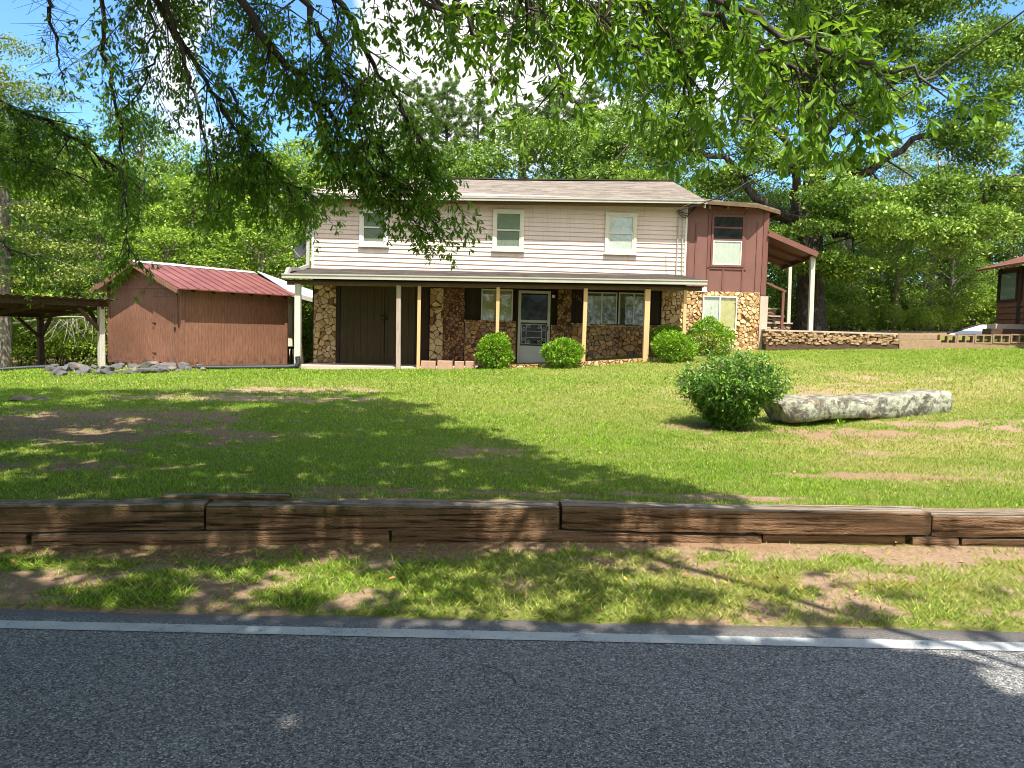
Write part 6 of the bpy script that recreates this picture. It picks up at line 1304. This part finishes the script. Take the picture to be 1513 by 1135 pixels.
# ------------------------------------------------------------------ the big spreading oak behind the side porch
by_ = 29.0; bp = at(1197, 480, by_); bz = zs(bp[0], by_)
big = thing('spreading_oak', (bp[0], by_, bz), 0, label='huge spreading oak with dark forked trunk behind the side porch', cat='tree')
m = MB(); A2 = lambda px, py, Y=by_: Vector(at(px, py, Y))
m.tube([Vector((bp[0], by_, bz-.5)), Vector((bp[0], by_, bz+.3)), A2(1197, 420), A2(1198, 330), A2(1204, 260), A2(1203, 190), A2(1190, 110), A2(1215, 30), A2(1210, -60), A2(1230, -150)], [.8, .58, .47, .42, .39, .34, .28, .22, .17, .1], 16)
LIMB = [([(1190, 350, 29), (1165, 318, 28.7), (1135, 312, 28.2), (1100, 318, 27.6), (1060, 305, 27), (1010, 290, 27), (950, 300, 27)], .30), ([(1185, 335, 29), (1172, 300, 28.6), (1180, 250, 28), (1150, 200, 27.5), (1100, 170, 27), (1040, 130, 27)], .20),
        ([(1135, 312, 28.2), (1110, 285, 28), (1080, 240, 28), (1040, 225, 28), (980, 230, 28.5), (910, 220, 29)], .16), ([(1210, 300, 29), (1240, 262, 28.6), (1290, 252, 28.2), (1345, 215, 28), (1400, 180, 27.5), (1470, 165, 27)], .22),
        ([(1215, 330, 29), (1260, 300, 28.5), (1300, 285, 28), (1370, 290, 27.5), (1440, 275, 27), (1520, 260, 27)], .18), ([(1210, 210, 29), (1250, 160, 28.5), (1310, 130, 28), (1380, 90, 28), (1460, 70, 28)], .18), ([(1195, 120, 29), (1140, 70, 28.5), (1060, 40, 28.5), (980, 20, 29)], .18),
        ([(1212, 60, 29), (1270, 20, 28.5), (1350, -10, 28.5), (1430, -20, 28.5)], .15), ([(1210, 20, 29), (1160, -40, 29), (1080, -60, 29)], .14), ([(1230, 345, 28.8), (1270, 350, 27.6), (1330, 345, 27), (1400, 350, 26.6)], .12), ([(1060, 305, 27), (1030, 320, 27), (1000, 350, 27)], .07)]
for pts, r0 in LIMB:
    P = interp_path([at(*q) for q in pts], 18); P[1:-1] += rng.normal(size=(16, 3))*.06; m.tube([Vector(p) for p in P], list(np.linspace(r0, .03, 18)), 8)
    for j in range(16):
        i_ = int(rng.integers(4, 17)); e = Vector(P[i_])+Vector(rng.normal(size=3)*[1.0, .8, .6]); m.tube([P[i_], e], [.04, .012], 4, False)
PAD = [(1150, 352, 42, 20, 27.2), (1240, 405, 46, 22, 27), (1175, 235, 36, 18, 27.6), (1225, 330, 40, 20, 27), (1110, 345, 40, 18, 27.5), (1180, 20, 100, 42, 29), (1300, 10, 90, 40, 28), (1400, 30, 80, 42, 28.5), (1480, 60, 60, 30, 28), (1060, 50, 90, 42, 29.5), (1240, 90, 80, 36, 28), (1335, 80, 70, 36, 28), (1120, 130, 70, 40, 28.5), (1400, 120, 80, 36, 28), (1480, 150, 70, 40, 27.5), (960, 150, 60, 36, 30), (1030, 180, 70, 36, 29), (990, 235, 65, 30, 28.5), (925, 225, 55, 36, 30.5), (1110, 215, 55, 30, 27.5),
       (1290, 160, 60, 26, 27.5), (1205, 130, 60, 46, 29.5), (1470, 215, 70, 28, 27.5), (1410, 200, 50, 22, 27.5), (1250, 282, 70, 26, 26.5), (1330, 300, 66, 26, 27), (1415, 285, 66, 28, 27), (1490, 285, 50, 34, 27.5), (1290, 335, 70, 26, 26.2), (1370, 352, 70, 24, 26.2), (1440, 335, 60, 30, 27), (1070, 262, 50, 20, 28.5), (940, 275, 60, 30, 28), (1020, 330, 50, 26, 28.5), (1255, 235, 40, 16, 28), (1160, 255, 36, 18, 30), (1180, -60, 120, 50, 29), (1320, -60, 110, 50, 29), (1050, -40, 90, 50, 29), (1440, -50, 90, 50, 29), (1560, 120, 80, 60, 28), (1560, 250, 60, 50, 28), (1200, 385, 50, 18, 27.0), (1130, 165, 50, 30, 31), (1210, 60, 80, 40, 31), (1310, 395, 60, 18, 27.2), (890, 275, 50, 28, 30), (1000, 90, 60, 36, 30)]
L = Cloud()
for i, (px, py, rx_, ry_, Y) in enumerate(PAD):
    s = Y/F; c = at(px, py, Y)
    for j in range(5):
        o_ = rng.normal(size=3)*[rx_*s*.42, rx_*s*.42, ry_*s*.42]; k_ = rng.uniform(.45, .75); blob_leaves(L, c+o_, (rx_*s*k_, rx_*s*k_*.9, ry_*s*k_*.95), int(2.3*rx_*ry_*.085*k_*k_*5), .15, i*5+j, .1, .4, .6)
L.V = [loc_of(np.concatenate(L.V), big)]; L.F = [np.concatenate(L.F)]; L.mesh('crown', 'leaf_bigoak', big); m.build('trunk', 'bark_dark', big, smooth=True); print('big oak', len(L.F[0]))
# dead grey branch under the carport, at the foot of the feathery tree
m = MB(); p0 = at(20, 478, 25); e = at(150, 468, 23.6); m.tube([p0, (np.array(p0)+e)/2+[0, 0, .1], e], [.035, .022, .008], 6)
for j in range(34):
    f_ = rng.uniform(.35, .95); b = np.array(p0)*(1-f_)+e*f_; t_ = b+np.array([rng.normal()*.35, rng.normal()*.3, -rng.uniform(.1, .9)]); m.tube([b, (b+t_)/2+rng.normal(size=3)*.08, t_], [.008, .006, .003], 4, False)
tag(m.build('dead_branch', 'wood_dead', smooth=True), 'bare grey dead branch hanging behind the right carport post', 'branch')

# ------------------------------------------------------------------ sky, sun, exposure
sd = Vector((.13, -.50, 1.0)).normalized(); el = math.asin(sd.z); az = math.atan2(sd.x, sd.y)
w = bpy.data.worlds.new('World'); S.world = w; w.use_nodes = True; nt_ = w.node_tree; nt_.nodes.clear()
class NW(N):
    def __init__(s, t): s.t = t
q = NW(nt_); out = q.n('OutputWorld'); bg = q.n('Background'); sky = q.n('TexSky', sky_type='NISHITA'); sky.sun_disc = False; sky.sun_elevation = el; sky.sun_rotation = az; sky.altitude = 200; sky.air_density = 1.0; sky.dust_density = .6; sky.ozone_density = 2.5
tc = q.n('TexCoord').outputs['Generated']; nrm_ = q.n('VectorMath', operation='NORMALIZE'); nt_.links.new(tc, nrm_.inputs[0]); dv = nrm_.outputs[0]
sp3 = q.sep(dv); zz = q.math('ADD', q.math('MAXIMUM', sp3[2], 0.0), .22); uv = q.comb(q.math('DIVIDE', sp3[0], zz), q.math('DIVIDE', sp3[1], zz), 0.0)
nz = q.noise(uv, 2.3, 9, .62, .4); f = q.math('MULTIPLY', nz, .9)
def lump(px, py, r, amt):
    global f
    d = ray(px, py); d = d/np.linalg.norm(d); dn = q.n('VectorMath', operation='DOT_PRODUCT'); nt_.links.new(dv, dn.inputs[0]); dn.inputs[1].default_value = tuple(d)
    g_ = q.math('SUBTRACT', 1.0, q.math('DIVIDE', q.math('SUBTRACT', 1.0, dn.outputs['Value']), 1-math.cos(r)), clamp=True); f = q.math('ADD', f, q.math('MULTIPLY', g_, amt))
for a in ((730, 60, .20, .45), (640, 110, .13, .25), (850, 110, .12, .22), (250, 80, .13, .20), (180, 150, .09, .14), (560, 40, .12, .2), (370, 190, .06, .1), (1175, 85, .05, .22), (1060, 110, .07, .18), (480, 60, .09, -.25), (420, 120, .10, -.35), (60, 60, .14, -.4), (420, 40, .12, -.2), (330, 130, .05, -.12), (910, 90, .045, -.45), (1300, 210, .14, -.35), (1500, 60, .16, -.35), (210, 180, .05, -.1)): lump(*a)
cm_ = q.ramp(f, [(.46, 0.0), (.74, 1.0)]); skc = q.mix(1.0, sky.outputs[0], (.46, .66, .86), 'MULTIPLY')
cl_ = q.n('VectorMath', operation='DOT_PRODUCT'); nt_.links.new(dv, cl_.inputs[0]); cl_.inputs[1].default_value = (.15, -.62, .77); f = q.math('ADD', f, q.math('MULTIPLY', q.math('MULTIPLY', q.math('SUBTRACT', cl_.outputs['Value'], .35), 2.2, clamp=True), .34)); cm_ = q.ramp(f, [(.46, 0.0), (.74, 1.0)])  # unseen bright cloud cover added overhead and behind the camera to neutralise ambient light
shade = q.ramp(q.noise(uv, 4, 5), [(.3, (3.2, 3.2, 3.2)), (.7, (5.0, 4.92, 4.78))])
nt_.links.new(q.mix(cm_, skc, shade), bg.inputs[0]); bg.inputs[1].default_value = .15; nt_.links.new(bg.outputs[0], out.inputs[0])
sl_ = bpy.data.lights.new('sun', 'SUN'); sl_.energy = 3.7; sl_.angle = math.radians(.53); sl_.color = (1., .94, .84); so = bpy.data.objects.new('sun', sl_); C.objects.link(so); so.rotation_euler = sd.to_track_quat('Z', 'Y').to_euler(); so.location = (2, -8, 20)
S.view_settings.view_transform = 'Standard'; S.view_settings.look = 'None'; S.view_settings.gamma = 1; S.view_settings.exposure = 1.42; S.view_settings.use_curve_mapping = False
S.render.engine = 'CYCLES'; cy = S.cycles; cy.pixel_filter_type = 'BLACKMAN_HARRIS'; cy.filter_width = 1.0; cy.max_bounces = 6; cy.diffuse_bounces = 3; cy.glossy_bounces = 3; cy.transmission_bounces = 4; cy.transparent_max_bounces = 8; cy.use_denoising = True; cy.sample_clamp_indirect = 6; cy.caustics_reflective = False; cy.caustics_refractive = False
try: cy.denoiser = 'OPENIMAGEDENOISE'; cy.denoising_input_passes = 'RGB_ALBEDO_NORMAL'
except Exception: pass
